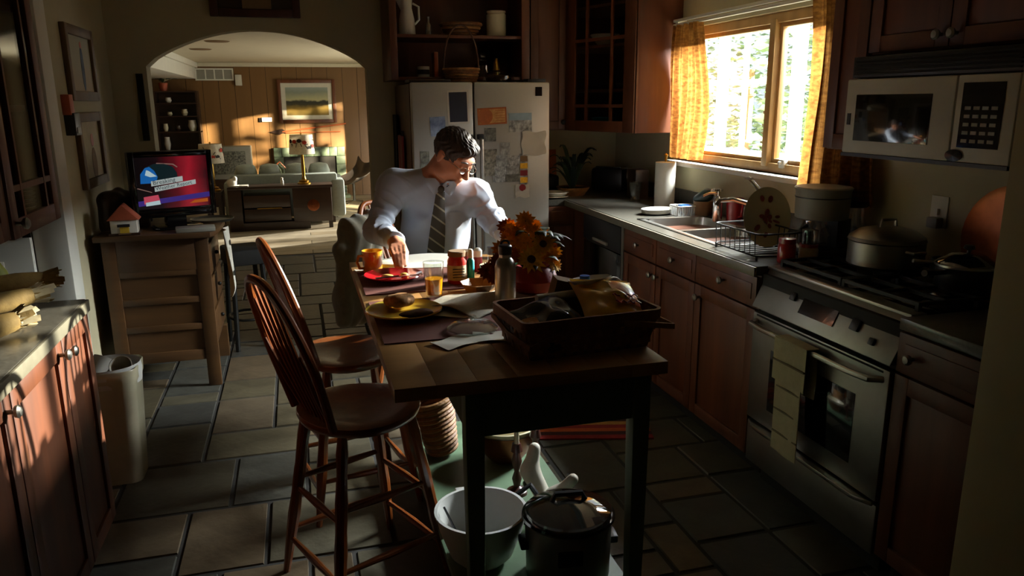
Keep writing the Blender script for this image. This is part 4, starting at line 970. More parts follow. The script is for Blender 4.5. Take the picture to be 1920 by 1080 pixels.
# sofa seen from behind
t = thing('sofa', 'pale grey green sofa with rolled arms standing behind the console', 'sofa', (-.17, 10.45, 0)); w = 1.34
obj('back', MB().box(-w/2, w/2, 0, .18, .1, .66), 'sofa_cloth', t, bevel=.03); obj('seat_base', MB().box(-w/2, w/2, .15, .85, .1, .4), 'sofa_cloth', t, bevel=.03)
for s_ in (-1, 1): obj('arm', MB().box(s_*w/2-.09, s_*w/2+.09, -.02, .85, .08, .58), 'sofa_cloth', t, bevel=.04)
for fx in (-.62, .58):
    for fy in (.02, .78): obj('foot', MB().box(fx, fx+.04, fy, fy+.04, 0, .11), 'walnut', t)
for a, c in ((-.62, -.02), (.02, .62)): obj('seat_cushion', MB().box(a, c, .2, .84, .4, .52), 'sofa_cushion', t, bevel=.03)
for i, x in enumerate((-.46, -.16, .18, .48)):
    f = Field((x-.22, 10.56, .5), (x+.22, 10.92, .86), .012); f.ell((x, 10.74, .66), (.145, .09, .125), k=.02).rbox((x, 10.74, .66), (.09, .03, .08), .03)
    obj('throw_pillow', f.mesh('throw_pillow', 'sofa_cushion'), None, loc=(-.2, 0, 0), label='plump pale pillow '+('at the sofa arm beside the side table', 'second along the sofa from the side table', 'third along the sofa behind the brass lamp', 'at the sofa arm facing the lounge chair')[i], cat='pillow', group='pillows along the sofa back')
# little objects on the console
obj('pepper_pot', MB().lathe([(.02, 0), (.022, .05), (.014, .07), (.018, .09), (0, .1)], 14), 'white_ceramic', loc=(-.20, CY+.12, .555), label='small white ceramic pot on the console middle', cat='pot')
f = Field((-.95, 9.95, .54), (-.6, 10.3, .76), .008); f.ell((-.80, 10.12, .60), (.06, .04, .045)).ell((-.76, 10.12, .65), (.03, .03, .035), k=.02).cone((-.80, 10.12, .56), (-.80, 10.12, .6), .05, .05)
obj('china_figurine', f.mesh('china_figurine', 'white_ceramic'), None, label='white china animal figurine at the console end', cat='figurine')
obj('open_book', MB().box(-.11, .0, -.08, .08, 0, .014).box(.0, .11, -.08, .08, 0, .012), 'paper', loc=(-.72, CY+.13, .555), bevel=.003, label='pale open book lying on the console', cat='book')
# picture, wall fittings, fireplace
t = thing('landscape_painting', 'wide landscape painting with white mount and brown frame on panelled wall', 'painting', (.235, 13.5, 1.59)); wd, ht = .93, .70; e = .055
b = MB().fxz(-wd/2, wd/2, -ht/2, ht/2, e, -.04, .04)
obj('frame', b, 'cherry', t, bevel=.006); obj('mount', MB().box(-wd/2+e, wd/2-e, -.012, .03, -ht/2+e, ht/2-e), 'paper', t); obj('canvas', MB().box(-wd/2+e+.07, wd/2-e-.07, -.016, -.01, -ht/2+e+.07, ht/2-e-.07), 'landscape_print', t)
WLY = 13.54
t = thing('air_vent', 'long white air vent grille high on the panelled wall', 'vent', (-1.18, WLY, 2.02))
obj('frame', MB().fxz(-.29, .29, -.095, .095, .022, -.02, 0), 'white_paint', t)
obj('duct', MB().box(-.27, .27, -.004, 0, -.075, .075), 'grey_plastic', t)
for i in range(3): obj('vane', MB().box(-.145+i*.135, -.125+i*.135, -.012, -.002, -.075, .075), 'white_paint', t)
obj('door_chime', MB().box(-.05, .05, -.05, 0, -.085, .085), 'paper', loc=(-.82, WLY, 1.93), bevel=.006, label='small cream door chime box beside the vent', cat='chime')
t = thing('thermostat', 'white thermostat on the panelled wall near the painting', 'thermostat', (-.45, WLY, 1.30)); obj('case', MB().box(-.06, .1, -.05, 0, -.035, .035), 'white_plastic', t, bevel=.006); obj('dark_base', MB().box(-.10, -.06, -.03, 0, -.04, .03), 'black_plastic', t)
t = thing('wall_oar', 'long thin wooden oar mounted on the panelled wall under the painting', 'oar', (.15, WLY-.03, 1.1))
obj('shaft', MB().tube([(-.35, 0, .0), (.7, 0, .12)], .012), 'rail_wood', t); obj('blade', MB().prism([(-.55, 0), (-.35, .05), (-.28, .0), (-.4, -.05)], -.008, .008, M=Matrix.Rotation(R(90), 4, 'X')), 'walnut', t); obj('second_shaft', MB().tube([(-.3, 0, -.02), (.6, 0, -.01)], .008), 'rail_wood', t)
t = thing('fireplace', 'green tiled fireplace with a dark opening in the panelled wall', 'fireplace', (.22, 13.5, 0))
obj('opening', MB().box(-.42, .42, -.02, .03, 0, .68), 'soot', t)
n = 0
for i in range(9): obj('tile', MB().box(-.58+i*.129, -.58+i*.129+.125, -.05, .03, .69, .84), 'fire_tile', t, bevel=.004)
for s_ in (-1, 1):
    for j in range(5): obj('tile', MB().box(min(s_*.43, s_*.58), max(s_*.43, s_*.58), -.05, .03, j*.138, j*.138+.134), 'fire_tile', t, bevel=.004)
obj('hearth', MB().box(-.62, .62, -.35, -.05, 0, .04), 'fire_tile', t)
obj('fire_screen', MB().tube([(-.62, -.12, .06), (-.62, -.12, .5), (-.5, -.12, .62), (-.4, -.12, .5), (-.4, -.12, .06)], .012).tube([(-.58, -.12, .4), (-.44, -.12, .4)], .009), 'rail_wood', t)
# dark lounge chair on the far side
t = thing('lounge_chair', 'dark moulded lounge chair on a thin metal base near the fireplace', 'chair', (.86, 12.4, 0), R(-60))
def shellf(u, v):
    x = (u-.5)*.52; a = v*1.9; return (x, -.22+.42*math.sin(a*.75)+.12*abs(u-.5), .30+.40*(1-math.cos(a*.8))*.8+.10*(2*u-1)**2)
obj('seat_shell', MB().sheet(shellf, 12, 12, (0, .02, .025)), 'armchair', t, angle=70)
obj('post', MB().tube([(0, -.02, .04), (0, -.02, .33)], .02), 'iron', t)
for i in range(4): a = i*1.57+.4; obj('foot', MB().tube([(0, -.02, .05), (.24*math.cos(a), -.02+.24*math.sin(a), .012)], .012), 'chrome', t)
# china hutch with pots at the hall's side, plants on top
HX, HY = -2.08, 13.14
t = thing('china_hutch', 'dark wood china hutch standing in the corner of the panelled living room', 'hutch', (HX, HY, 0)); hw_ = .64
obj('base', MB().box(0, hw_, 0, .38, 0, .85), 'walnut', t, bevel=.006)
for x in (0, hw_-.03): obj('upright', MB().box(x, x+.03, .1, .38, .85, 1.74), 'walnut', t)
obj('back', MB().box(.03, hw_-.03, .36, .38, .85, 1.74), 'walnut', t)
for z in (1.12, 1.36, 1.56, 1.74): obj('shelf', MB().box(0, hw_, .08, .38, z, z+.02), 'walnut', t)
pots = [(.52, 1.14, .075, .17, 'white_ceramic', 'round white jug on the lower hutch shelf'), (.3, 1.14, .05, .09, 'walnut', 'dark jar on the lower hutch shelf'), (.12, 1.14, .04, .12, 'cream_ceramic', 'cream mug on the lower hutch shelf'), (.2, 1.38, .04, .06, 'cream_ceramic', 'cream cup on the middle hutch shelf'), (.42, 1.38, .05, .1, 'cream_ceramic', 'cream tall mug on the middle hutch shelf'), (.2, 1.58, .05, .08, 'white_ceramic', 'white sugar bowl on the upper hutch shelf'), (.12, .852, .05, .2, 'white_ceramic', 'tall white vase on the hutch ledge')]
for x, z, r0, hh, mm, lb in pots:
    obj('china_pot', MB().shell([(0, 0), (r0*.6, 0), (r0, hh*.45), (r0*.8, hh*.85), (r0*.85, hh), (r0*.8, hh), (r0*.7, hh*.85), (0, hh*.1)], 18), mm, loc=(HX+x, HY+.2, z), label=lb, cat='pot', group='china on the hutch')
def leafy(name, label, loc, n, r0, hh, mats, seed, cat='plant', w=.03):
    r = random.Random(seed); t = thing(name, label, cat, loc)
    for i in range(n):
        a = r.uniform(0, 6.283); l = r0*r.uniform(.6, 1); up = hh*r.uniform(.5, 1); ww = w*r.uniform(.7, 1.2)
        def f(u, v, a=a, l=l, up=up, ww=ww):
            s = math.sin(u*math.pi*.92+.12)*ww*(v-.5)*2; rr = l*u**1.1; z = up*math.sin(u*1.9)
            return (rr*math.cos(a)-s*math.sin(a), rr*math.sin(a)+s*math.cos(a), z+abs(v-.5)*.01)
        obj('leaf', MB().sheet(f, 7, 2, (0, 0, .0015)), mats[i % len(mats)], t, angle=80)
    return t
tp = leafy('trailing_plant', 'trailing house plant on top of the dark china hutch', (HX+.15, HY+.2, 1.88), 18, .26, .1, ['leaf_dark', 'cream_ceramic', 'leaf'], 4, w=.035)
obj('pot', MB().lathe([(.05, -.12), (.07, .0), (.06, .0), (0, -.01)], 16), 'terracotta', tp)
# ------------------------------------------------------------------ the work table
TX0, TX1, TY0, TY1, TZ = .184, .897, 1.708, 3.25, .90
t = thing('work_table', 'butcher block table with green painted legs, apron and low shelf', 'table', (0, 0, 0))
n = 7
for i in range(n):
    x0 = TX0+(TX1-TX0)*i/n; obj('top_plank', MB().box(x0, TX0+(TX1-TX0)*(i+1)/n-.0003, TY0, TY1, TZ-.034, TZ), 'butcher', t, bevel=.0005)
LX = (.368, .834); LYs = (1.775, 3.13); lw = .05
for x in LX:
    for y in LYs: obj('leg', MB().add([(x, y, TZ-.03), (x+lw, y, TZ-.03), (x+lw, y+lw, TZ-.03), (x, y+lw, TZ-.03), (x, y, .70), (x+lw, y, .70), (x+lw, y+lw, .70), (x, y+lw, .70), (x+.006, y+.006, 0), (x+lw-.006, y+.006, 0), (x+lw-.006, y+lw-.006, 0), (x+.006, y+lw-.006, 0)],
        [(0, 1, 2, 3), (0, 4, 5, 1), (1, 5, 6, 2), (2, 6, 7, 3), (3, 7, 4, 0), (4, 8, 9, 5), (5, 9, 10, 6), (6, 10, 11, 7), (7, 11, 8, 4), (8, 11, 10, 9)]), 'green_paint', t, bevel=.003)
for y in (LYs[0]+.01, LYs[1]+.02): obj('apron', MB().box(LX[0]+lw, LX[1], y, y+.02, .715, TZ-.034), 'green_paint', t, bevel=.002)
for x in (LX[0]+.012, LX[1]+.02): obj('apron', MB().box(x, x+.018, LYs[0]+lw, LYs[1], .715, TZ-.034), 'green_paint', t, bevel=.002)
obj('low_shelf', MB().box(LX[0]+.004, LX[1]+lw-.004, LYs[0]+.004, LYs[1]+lw-.004, .125, .15), 'green_paint', t, bevel=.003)
# ------------------------------------------------------------------ windsor bar stools
def make_stool(label):
    # faces local +X
    t = thing('windsor_stool', label, 'stool', group='windsor stools at the work table'); sz = .62
    sp = []
    for i in range(36):
        a = 2*math.pi*i/36; rx = .205; ry = .205*(1-.10*math.cos(a)); sp.append((rx*math.cos(a)*(1.0 if math.cos(a) > 0 else .92), ry*math.sin(a)))
    k = len(sp); v = []
    for s_, z in ((.80, -.045), (.97, -.03), (1.0, -.014), (.985, -.003), (.90, .0), (.6, -.010), (.25, -.012)): v += [(x*s_, y*s_, sz+z) for x, y in sp]
    v.append((0, 0, sz-.012)); fs = [tuple(range(k-1, -1, -1))]
    for q in range(6): fs += [(q*k+i, q*k+(i+1) % k, (q+1)*k+(i+1) % k, (q+1)*k+i) for i in range(k)]
    fs += [(6*k+i, 6*k+(i+1) % k, 7*k) for i in range(k)]
    obj('seat', MB().add(v, fs), 'stool_wood', t, angle=50)
    L = {}
    for sx in (-1, 1):
        for sy in (-1, 1):
            top = Vector((sx*.12, sy*.12, sz-.03)); bt = Vector((sx*.205, sy*.195, 0)); P = [top.lerp(bt, q) for q in (0, .1, .2, .35, .5, .62, .8, 1)]
            obj('leg', MB().tube(P, [.014, .019, .016, .02, .018, .021, .017, .012], 10), 'stool_wood', t); L[(sx, sy)] = (top, bt)
    def rung(a, b, q):
        p0 = L[a][0].lerp(L[a][1], q); p1 = L[b][0].lerp(L[b][1], q)
        obj('rung', MB().tube([p0, p0.lerp(p1, .3), p0.lerp(p1, .5), p0.lerp(p1, .7), p1], [.008, .011, .013, .011, .008], 10), 'stool_wood', t)
    for q, q2 in ((.40, .46), (.72, .78)):
        rung((-1, -1), (1, -1), q); rung((-1, 1), (1, 1), q); rung((-1, -1), (-1, 1), q2); rung((1, -1), (1, 1), q2)
    # bow back, raked backwards
    H = .46; rake = math.tan(R(15)); hw = .165; bx = -.155
    def bow(a):
        y = hw*math.cos(a)*(1 if True else 1); zz = H*max(0, math.sin(a))**.72
        y = hw*(math.copysign(abs(math.cos(a))**.75, math.cos(a)))*(.80+.20*min(1, zz/.2))
        return Vector((bx-.02*(1-math.cos(a)**2)-zz*rake, y, sz-.005+zz))
    obj('bow', MB().tube([bow(math.pi*i/32) for i in range(33)], .0135, 10), 'stool_wood', t)
    for i in range(7):
        u = (i-3)/3.6; y0 = u*.105; y1 = u*.15
        zz = H*(1-abs(u)**2.6*.75)*.985
        obj('spindle', MB().tube([(bx+.012, y0, sz-.006), (bx-zz*.5*rake-.004, (y0+y1)/2, sz+zz*.45), (bx-.018-zz*rake, y1, sz+zz)], [.006, .0085, .0055], 8), 'stool_wood', t)
    return t
s1 = make_stool('bow back wooden stool drawn up beside the yellow plate'); s1.location = (.135, 2.345, 0); s1.rotation_euler.z = R(24)
s2 = copy_tree(s1); s2.location = (.145, 2.93, 0); s2.rotation_euler.z = R(12); s2['label'] = 'bow back wooden stool drawn up beside the red plate'
s3 = copy_tree(s1); s3.location = (.56, 3.67, 0); s3.rotation_euler.z = R(-38); s3['label'] = 'bow back wooden stool under the seated man with jacket on it'
# ------------------------------------------------------------------ things on the table
def placemat(label, cx, cy, w, h, rz):
    o = obj('placemat', MB().box(-w/2, w/2, -h/2, h/2, 0, .004), 'placemat', loc=(cx, cy, TZ), rz=rz, label=label, cat='placemat', group='dark red placemats')
placemat('dark red ribbed placemat under the yellow plate', .40, 2.30, .40, .48, 0)
placemat('dark red ribbed placemat under the red plate', .40, 2.86, .40, .44, 0)
def plate_mesh(r): return MB().shell([(0, .0), (r*.6, 0), (r*.64, .003), (r*.97, .016), (r, .019), (r*.985, .022), (r*.95, .020), (r*.63, .008), (0, .006)], 40)
rp = obj('dinner_plate', plate_mesh(.112), 'red_glaze', loc=(.325, 2.86, TZ+.004), label='glossy red plate with scraps of egg in front of the man', cat='plate')
yp = obj('dinner_plate', plate_mesh(.122), 'yellow_glaze', loc=(.295, 2.345, TZ+.004), label='yellow plate with a pastry and dark sausage on it', cat='plate')
def lump(name, label, cat, c, rr, m, seed, n=5, h=.004):
    r = random.Random(seed); m_ = max(rr)*1.6+.01; f = Field((c[0]-m_, c[1]-m_, c[2]-.012), (c[0]+m_, c[1]+m_, c[2]+rr[2]*2.4+.01), h)
    for i in range(n): f.ell((c[0]+r.uniform(-.5, .5)*rr[0], c[1]+r.uniform(-.5, .5)*rr[1], c[2]+rr[2]*r.uniform(.7, 1.1)), tuple(q*r.uniform(.55, .8) for q in rr), k=.008)
    return obj(name, f.mesh(name, m), None, label=label, cat=cat)
lump('scrambled_egg', 'yellow egg scraps at the man hand side of the red plate', 'egg', (.30, 2.85, TZ+.012), (.022, .014, .008), 'egg', 1, h=.003)
lump('scrambled_egg', 'small egg bits on the juice side of the red plate', 'egg', (.365, 2.86, TZ+.012), (.016, .01, .007), 'egg', 2, h=.003)
lump('pastry', 'sugar dusted brown pastry on the yellow plate', 'pastry', (.292, 2.40, TZ+.012), (.05, .045, .028), 'bread', 3)
lump('sausage_patty', 'dark brown sausage patty on the yellow plate', 'sausage', (.325, 2.30, TZ+.012), (.05, .03, .010), 'sausage', 4)
k = obj('table_knife', MB().tube([(-.09, 0, .003), (0, 0, .004)], [.005, .004], 8).prism([(0, -.005), (.09, -.008), (.105, .002), (0, .005)], .002, .004), 'chrome', loc=(.34, 2.825, TZ+.018), rz=R(10), label='table knife lying across the red plate', cat='knife')
t = thing('coffee_mug', 'mustard yellow mug with handle near the table edge', 'mug', (.262, 3.02, TZ), R(200))
obj('cup', MB().shell([(0, 0), (.034, 0), (.038, .006), (.041, .09), (.0385, .09), (.035, .008), (0, .008)], 28), 'mug_glaze', t); obj('handle', MB().tube([(.038, 0, .072), (.058, 0, .074), (.066, 0, .05), (.056, 0, .024), (.037, 0, .022)], .006, 8), 'mug_glaze', t); obj('coffee', MB().lathe([(0, .07), (.036, .07)], 24), 'walnut', t)
t = thing('juice_glass', 'tumbler half full of orange juice', 'glass', (.425, 2.535, TZ+.004))
obj('tumbler', MB().shell([(0, .0), (.026, 0), (.028, .004), (.037, .125), (.0345, .125), (.026, .012), (0, .010)], 30), 'clear_glass', t)
obj('orange_juice', MB().lathe([(0, .0125), (.0258, .0125), (.031, .068), (0, .068)], 30), 'juice', t)
# jar of salsa, teal and white bottles, boxes
t = thing('salsa_jar', 'salsa jar with paper label and brown lid', 'jar', (.548, 2.735, TZ))
obj('glass_body', MB().lathe([(.034, 0), (.037, .006), (.037, .088), (.031, .1), (.031, .108)], 26), 'salsa', t); obj('label_band', MB().shell([(.0376, .018), (.0376, .074), (.037, .074), (.037, .018)], 26), 'label_paper', t); obj('lid', MB().lathe([(.034, .106), (.034, .122), (.03, .125), (0, .125)], 26), 'cardboard', t)
for i in range(4): obj('label_line', MB().box(-.024, .02, -.0385, -.036, .03+i*.01, .033+i*.01), 'black_matte', t)
t = thing('lotion_bottle', 'slim teal bottle with white pump cap beside the salsa jar', 'bottle', (.60, 2.735, TZ)); obj('body', MB().lathe([(.012, 0), (.014, .004), (.014, .085), (.008, .095)], 18), 'teal', t); obj('cap', MB().lathe([(.010, .095), (.010, .122), (.006, .128), (0, .128)], 14), 'white_plastic', t)
t = thing('salt_shaker', 'white topped shaker behind the salsa jar', 'shaker', (.67, 2.92, TZ)); obj('glass_body', MB().lathe([(.018, 0), (.02, .005), (.017, .06)], 16), 'berry_red', t); obj('cap', MB().lathe([(.018, .06), (.018, .085), (.008, .095), (0, .096)], 16), 'white_plastic', t)
t = thing('pepper_shaker', 'black topped glass shaker next to the teal carton', 'shaker', (.735, 2.95, TZ)); obj('glass_body', MB().lathe([(.018, 0), (.02, .005), (.017, .06)], 16), 'clear_glass', t); obj('cap', MB().lathe([(.019, .06), (.019, .09), (0, .092)], 16), 'black_plastic', t)
obj('small_carton', MB().box(-.05, .05, -.03, .03, 0, .06), 'teal_box', loc=(.83, 2.95, TZ), rz=R(-10), bevel=.003, label='teal carton on the table by the man arm', cat='carton')
t = thing('jam_jar', 'low jam jar with a brown lid standing behind the salsa jar', 'jar', (.60, 2.87, TZ)); obj('glass_body', MB().lathe([(.03, 0), (.034, .006), (.034, .07), (.03, .08)], 22), 'berry_red', t); obj('lid', MB().lathe([(.033, .08), (.033, .098), (0, .1)], 22), 'cardboard', t)
t = thing('honey_tub', 'squat beige tub with ridged sides near the flowers', 'tub', (.685, 2.74, TZ)); obj('tub', MB().lathe([(.04, 0), (.046, .01), (.046, .05), (.048, .055), (.048, .062), (0, .064)], 24), 'label_paper', t)
# open kraft tray of toast scraps, folded newspaper
b = MB().shell([(0, .0), (.05, 0), (.075, .035), (.072, .036), (.048, .004), (0, .004)], 8)
obj('paper_bowl', b, 'wicker_pale', loc=(.60, 2.585, TZ), rz=R(20), label='tan folded paper bowl on the newspaper', cat='bowl', flat=True)
def nw(u, v): return (-.17+.34*u, -.13+.26*v, .004+.018*math.sin(v*3.1)**2*(1-u*.6)+.006*math.sin(u*9+v*4))
obj('newspaper', MB().sheet(nw, 20, 12, .003), 'newsprint', loc=(.56, 2.43, TZ), rz=R(38), label='rumpled newspaper section lying between plates and basket', cat='newspaper', angle=70)
def nw2(u, v): return (-.16+.32*u, -.11+.22*v, .003+.012*math.sin(u*3.1)*(v)+.004*math.sin(v*8))
obj('newspaper', MB().sheet(nw2, 16, 10, .003), 'paper', loc=(.50, 3.13, TZ), rz=R(-8), label='white newspaper pages under the man hands', cat='newspaper', angle=70)
obj('paper_stack', MB().box(-.05, .05, -.06, .06, 0, .02), 'newsprint', loc=(.335, 3.13, TZ), rz=R(-20), bevel=.004, label='small stack of folded pages beside the mug', cat='paper')
def env(label, c, rz, w=.16, h=.1, z=.002):
    obj('envelope', MB().sheet(lambda u, v: (-w/2+w*u, -h/2+h*v, z+.004*math.sin(u*4+v*2)**2), 8, 6, .0015), 'paper', loc=(c[0], c[1], TZ), rz=rz, label=label, cat='envelope', angle=70)
env('loose pale envelope near the table corner by the glass lid', (.40, 2.02), R(28), .13, .085)
env('second pale sheet tucked under the basket edge', (.52, 2.035), R(-12), .14, .09)
env('pale sheet lying under the rumpled newspaper', (.44, 2.33), R(-25), .16, .13, .005)
env('scrap of white paper on bare wood near the mug', (.225, 3.05), R(10), .06, .05)
# glass cake lid
t = thing('cake_cover', 'clear glass lid with a knob lying on the table beside the basket', 'cover', (.468, 2.125, TZ+.006))
obj('dome', MB().shell([(.075, 0), (.076, .005), (.058, .018), (.02, .024), (0, .025), (0, .022), (.02, .021), (.056, .015), (.072, .003)], 36), 'clear_glass', t); obj('rim', MB().tube([(.074*math.cos(a*.2094), .074*math.sin(a*.2094), .003) for a in range(30)], .003, 6, closed=True), 'clear_glass', t); obj('knob', MB().lathe([(.007, .023), (.006, .028), (.013, .034), (.011, .04), (0, .042)], 18), 'clear_glass', t)
# steel drinking bottle
t = thing('steel_bottle', 'brushed steel drinking bottle with black cap beside the flowers', 'bottle', (.64, 2.385, TZ+.014)); obj('body', MB().lathe([(.032, 0), (.035, .004), (.035, .115), (.03, .135), (.02, .148), (.02, .16)], 26), 'steel', t); obj('cap', MB().lathe([(.022, .158), (.023, .185), (.019, .19), (0, .19)], 20), 'black_plastic', t); obj('cap_loop', MB().tube([(.014*math.cos(a*.45), 0, .192+.012*math.sin(a*.45)) for a in range(8)], .004, 6), 'black_plastic', t)
# flowers
FLX, FLY = .775, 2.50
t = thing('flower_arrangement', 'autumn flowers in orange, yellow and rust in a dark red round pot', 'flowers', (FLX, FLY, TZ))
obj('pot', MB().lathe([(.05, 0), (.075, .02), (.085, .055), (.07, .095), (.06, .105), (.055, .1), (0, .09)], 28), 'berry_red', t)
def flower(px, py, dy, r, m, eye, seed):
    rr = random.Random(seed); c = PY(px, py, FLY+dy); c = Vector((c.x-FLX, c.y-FLY, c.z-TZ))
    q = Vector((c.x*.7+rr.uniform(-.1, .1), -.30+rr.uniform(-.1, .1), .18+rr.uniform(-.1, .2))).normalized().to_track_quat('Z', 'Y').to_matrix().to_4x4()
    M = Matrix.Translation(c) @ q; b = MB()
    rows = ((14, 1.0, .15), (10, .7, .5)) if eye else ((14, 1.0, .1), (12, .8, .5), (9, .55, 1.0), (6, .32, 1.4))
    for n, s_, lift in rows:
        for i in range(n):
            a = i/n*6.283+s_*3; l = r*s_*rr.uniform(.85, 1.1)*1.12; wd = r*s_*(.34 if eye else .5)
            Mp = M @ Matrix.Rotation(a, 4, 'Z')
            b.add([(0, -wd*.2, .0), (l*.55, -wd*.55, l*.3*lift), (l, 0, l*.42*lift), (l*.55, wd*.55, l*.3*lift), (0, wd*.2, 0), (l*.5, 0, l*.24*lift-.003)], [(0, 1, 5), (1, 2, 5), (2, 3, 5), (3, 4, 5), (4, 0, 5)], 0, Mp)
    f = obj('flower', b, m, t, angle=80)
    if eye: obj('flower_eye', MB().sphere((0, 0, .004), (r*.3, r*.3, r*.22), 12, 7, M=M), 'flower_eye', f)
    obj('stem', MB().tube([c, c*.55+Vector((0, .02, .03)), Vector((c.x*.15, 0, .08))], .003, 5), 'leaf', f)
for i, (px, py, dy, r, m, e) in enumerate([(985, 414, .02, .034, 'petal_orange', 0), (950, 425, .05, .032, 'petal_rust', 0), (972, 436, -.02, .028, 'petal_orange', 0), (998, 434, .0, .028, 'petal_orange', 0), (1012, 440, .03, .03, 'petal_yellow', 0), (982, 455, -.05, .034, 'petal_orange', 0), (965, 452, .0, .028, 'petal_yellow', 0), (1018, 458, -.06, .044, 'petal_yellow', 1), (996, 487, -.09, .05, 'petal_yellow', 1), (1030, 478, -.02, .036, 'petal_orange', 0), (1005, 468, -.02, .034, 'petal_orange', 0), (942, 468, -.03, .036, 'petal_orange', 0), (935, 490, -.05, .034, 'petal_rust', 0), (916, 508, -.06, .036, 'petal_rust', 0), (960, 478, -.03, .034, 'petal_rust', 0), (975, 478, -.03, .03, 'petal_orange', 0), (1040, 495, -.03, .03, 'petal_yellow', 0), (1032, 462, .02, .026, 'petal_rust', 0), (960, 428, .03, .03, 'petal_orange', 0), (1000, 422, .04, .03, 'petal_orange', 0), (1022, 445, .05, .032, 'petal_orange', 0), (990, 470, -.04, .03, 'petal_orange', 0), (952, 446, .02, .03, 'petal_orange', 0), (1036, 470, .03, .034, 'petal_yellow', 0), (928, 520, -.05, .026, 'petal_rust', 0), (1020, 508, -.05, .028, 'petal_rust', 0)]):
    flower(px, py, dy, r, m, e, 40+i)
for i in range(26):
    r = random.Random(90+i); a = r.uniform(0, 6.283); l = r.uniform(.06, .12); z0 = r.uniform(.09, .2)
    def f(u, v, a=a, l=l, z0=z0): s = math.sin(u*3.0+.1)*.018*(v-.5)*2; return ((.02+l*u)*math.cos(a)-s*math.sin(a), (.02+l*u)*math.sin(a)+s*math.cos(a), z0+.05*math.sin(u*2.2)-.02*u)
    obj('leaf', MB().sheet(f, 5, 2, (0, 0, .001)), 'leaf' if i % 2 else 'leaf_dark', t, angle=80)
# ------------------------------------------------------------------ market basket and its contents
BKX, BKY, BKA = .718, 1.925, R(5)
t = thing('market_basket', 'rectangular woven splint basket with folded wooden handles full of groceries', 'basket', (BKX, BKY, TZ), BKA)
bw, bd, tw_, td_, bh = .35, .20, .40, .245, .105
def corner(z, s=0.0):
    k_ = z/bh; return (bw+(tw_-bw)*k_)/2+s, (bd+(td_-bd)*k_)/2+s
obj('bottom', MB().prism(rrect(bw, bd, .012), 0, .005), 'wicker_dark', t)
def stake(p, q, nrm):
    a = Vector(p); c = Vector(q); e = (c-a).normalized(); s_ = e.cross(Vector(nrm)).normalized()*.010; nn = Vector(nrm)*.0012
    obj('stake', MB().add([a-s_-nn, a+s_-nn, a+s_+nn, a-s_+nn, c-s_-nn, c+s_-nn, c+s_+nn, c-s_+nn], [(0, 1, 2, 3), (4, 7, 6, 5), (0, 4, 5, 1), (1, 5, 6, 2), (2, 6, 7, 3), (3, 7, 4, 0)]), 'wicker', t)
nx, ny = 11, 7
x0, y0 = corner(0); x1, y1 = corner(bh)
for i in range(nx):
    u = (i+.5)/nx*2-1
    for s_ in (-1, 1): stake((u*x0, s_*y0, .002), (u*x1, s_*y1, bh), (0, s_, 0))
for i in range(ny):
    u = (i+.5)/ny*2-1
    for s_ in (-1, 1): stake((s_*x0, u*y0, .002), (s_*x1, u*y1, bh), (s_, 0, 0))
for j in range(5):
    z = .012+j*.0185; X, Y = corner(z); pts = []
    for side in range(4):
        N_ = (nx if side % 2 == 0 else ny)*4
        for i in range(N_):
            u = i/N_*2-1; wv = .0035*math.sin((i/4+.5)*math.pi*1.0*1+(j % 2)*math.pi)
            p = [(u*X, -Y-wv), (X+wv, u*Y), (-u*X, Y+wv), (-X-wv, -u*Y)][side]; pts.append(p)
    v = []; n_ = len(pts)
    for dz, do in ((0, 1), (.0165, 1.0), (.0165, .992), (0, .992)): v += [(x*do, y*do, z+dz) for x, y in pts]
    obj('weaver', MB().add(v, [(q*n_+i, q*n_+(i+1) % n_, ((q+1) % 4)*n_+(i+1) % n_, ((q+1) % 4)*n_+i) for q in range(4) for i in range(n_)]), 'wicker' if j % 2 else 'wicker_pale', t, angle=60)
X, Y = corner(bh); po = rrect(2*X+.012, 2*Y+.012, .025, 4); pi = rrect(2*X-.006, 2*Y-.006, .02, 4); n_ = len(po)
v = [(x, y, bh-.022) for x, y in po]+[(x, y, bh+.006) for x, y in po]+[(x, y, bh+.006) for x, y in pi]+[(x, y, bh-.022) for x, y in pi]
obj('rim', MB().add(v, [(q*n_+i, q*n_+(i+1) % n_, ((q+1) % 4)*n_+(i+1) % n_, ((q+1) % 4)*n_+i) for q in range(4) for i in range(n_)]), 'wicker', t, angle=50)
def hand(path): 
    P = [Vector(p) for p in path]; b = MB()
    for a, c in zip(P, P[1:]):
        e = (c-a).normalized(); s_ = Vector((0, 0, .008)); nn = e.cross(Vector((0, 0, 1))).normalized()*.003
        b.add([a-s_-nn, a+s_-nn, a+s_+nn, a-s_+nn, c-s_-nn, c+s_-nn, c+s_+nn, c-s_+nn], [(0, 1, 2, 3), (4, 7, 6, 5), (0, 4, 5, 1), (1, 5, 6, 2), (2, 6, 7, 3), (3, 7, 4, 0)])
    return b
obj('handle', hand([(.08, -Y-.012, .085), (.235, -Y-.012, .06), (.235, Y+.012, .06), (.08, Y+.012, .085)]), 'wicker_pale', t, bevel=.001)
obj('handle', hand([(-.08, -Y-.012, .085), (-.19, -Y-.014, .045), (-.21, -.03, .06), (-.20, Y+.012, .07), (-.08, Y+.012, .085)]), 'wicker', t, bevel=.001)
BT = Matrix.Translation((BKX, BKY, TZ)) @ Matrix.Rotation(BKA, 4, 'Z')
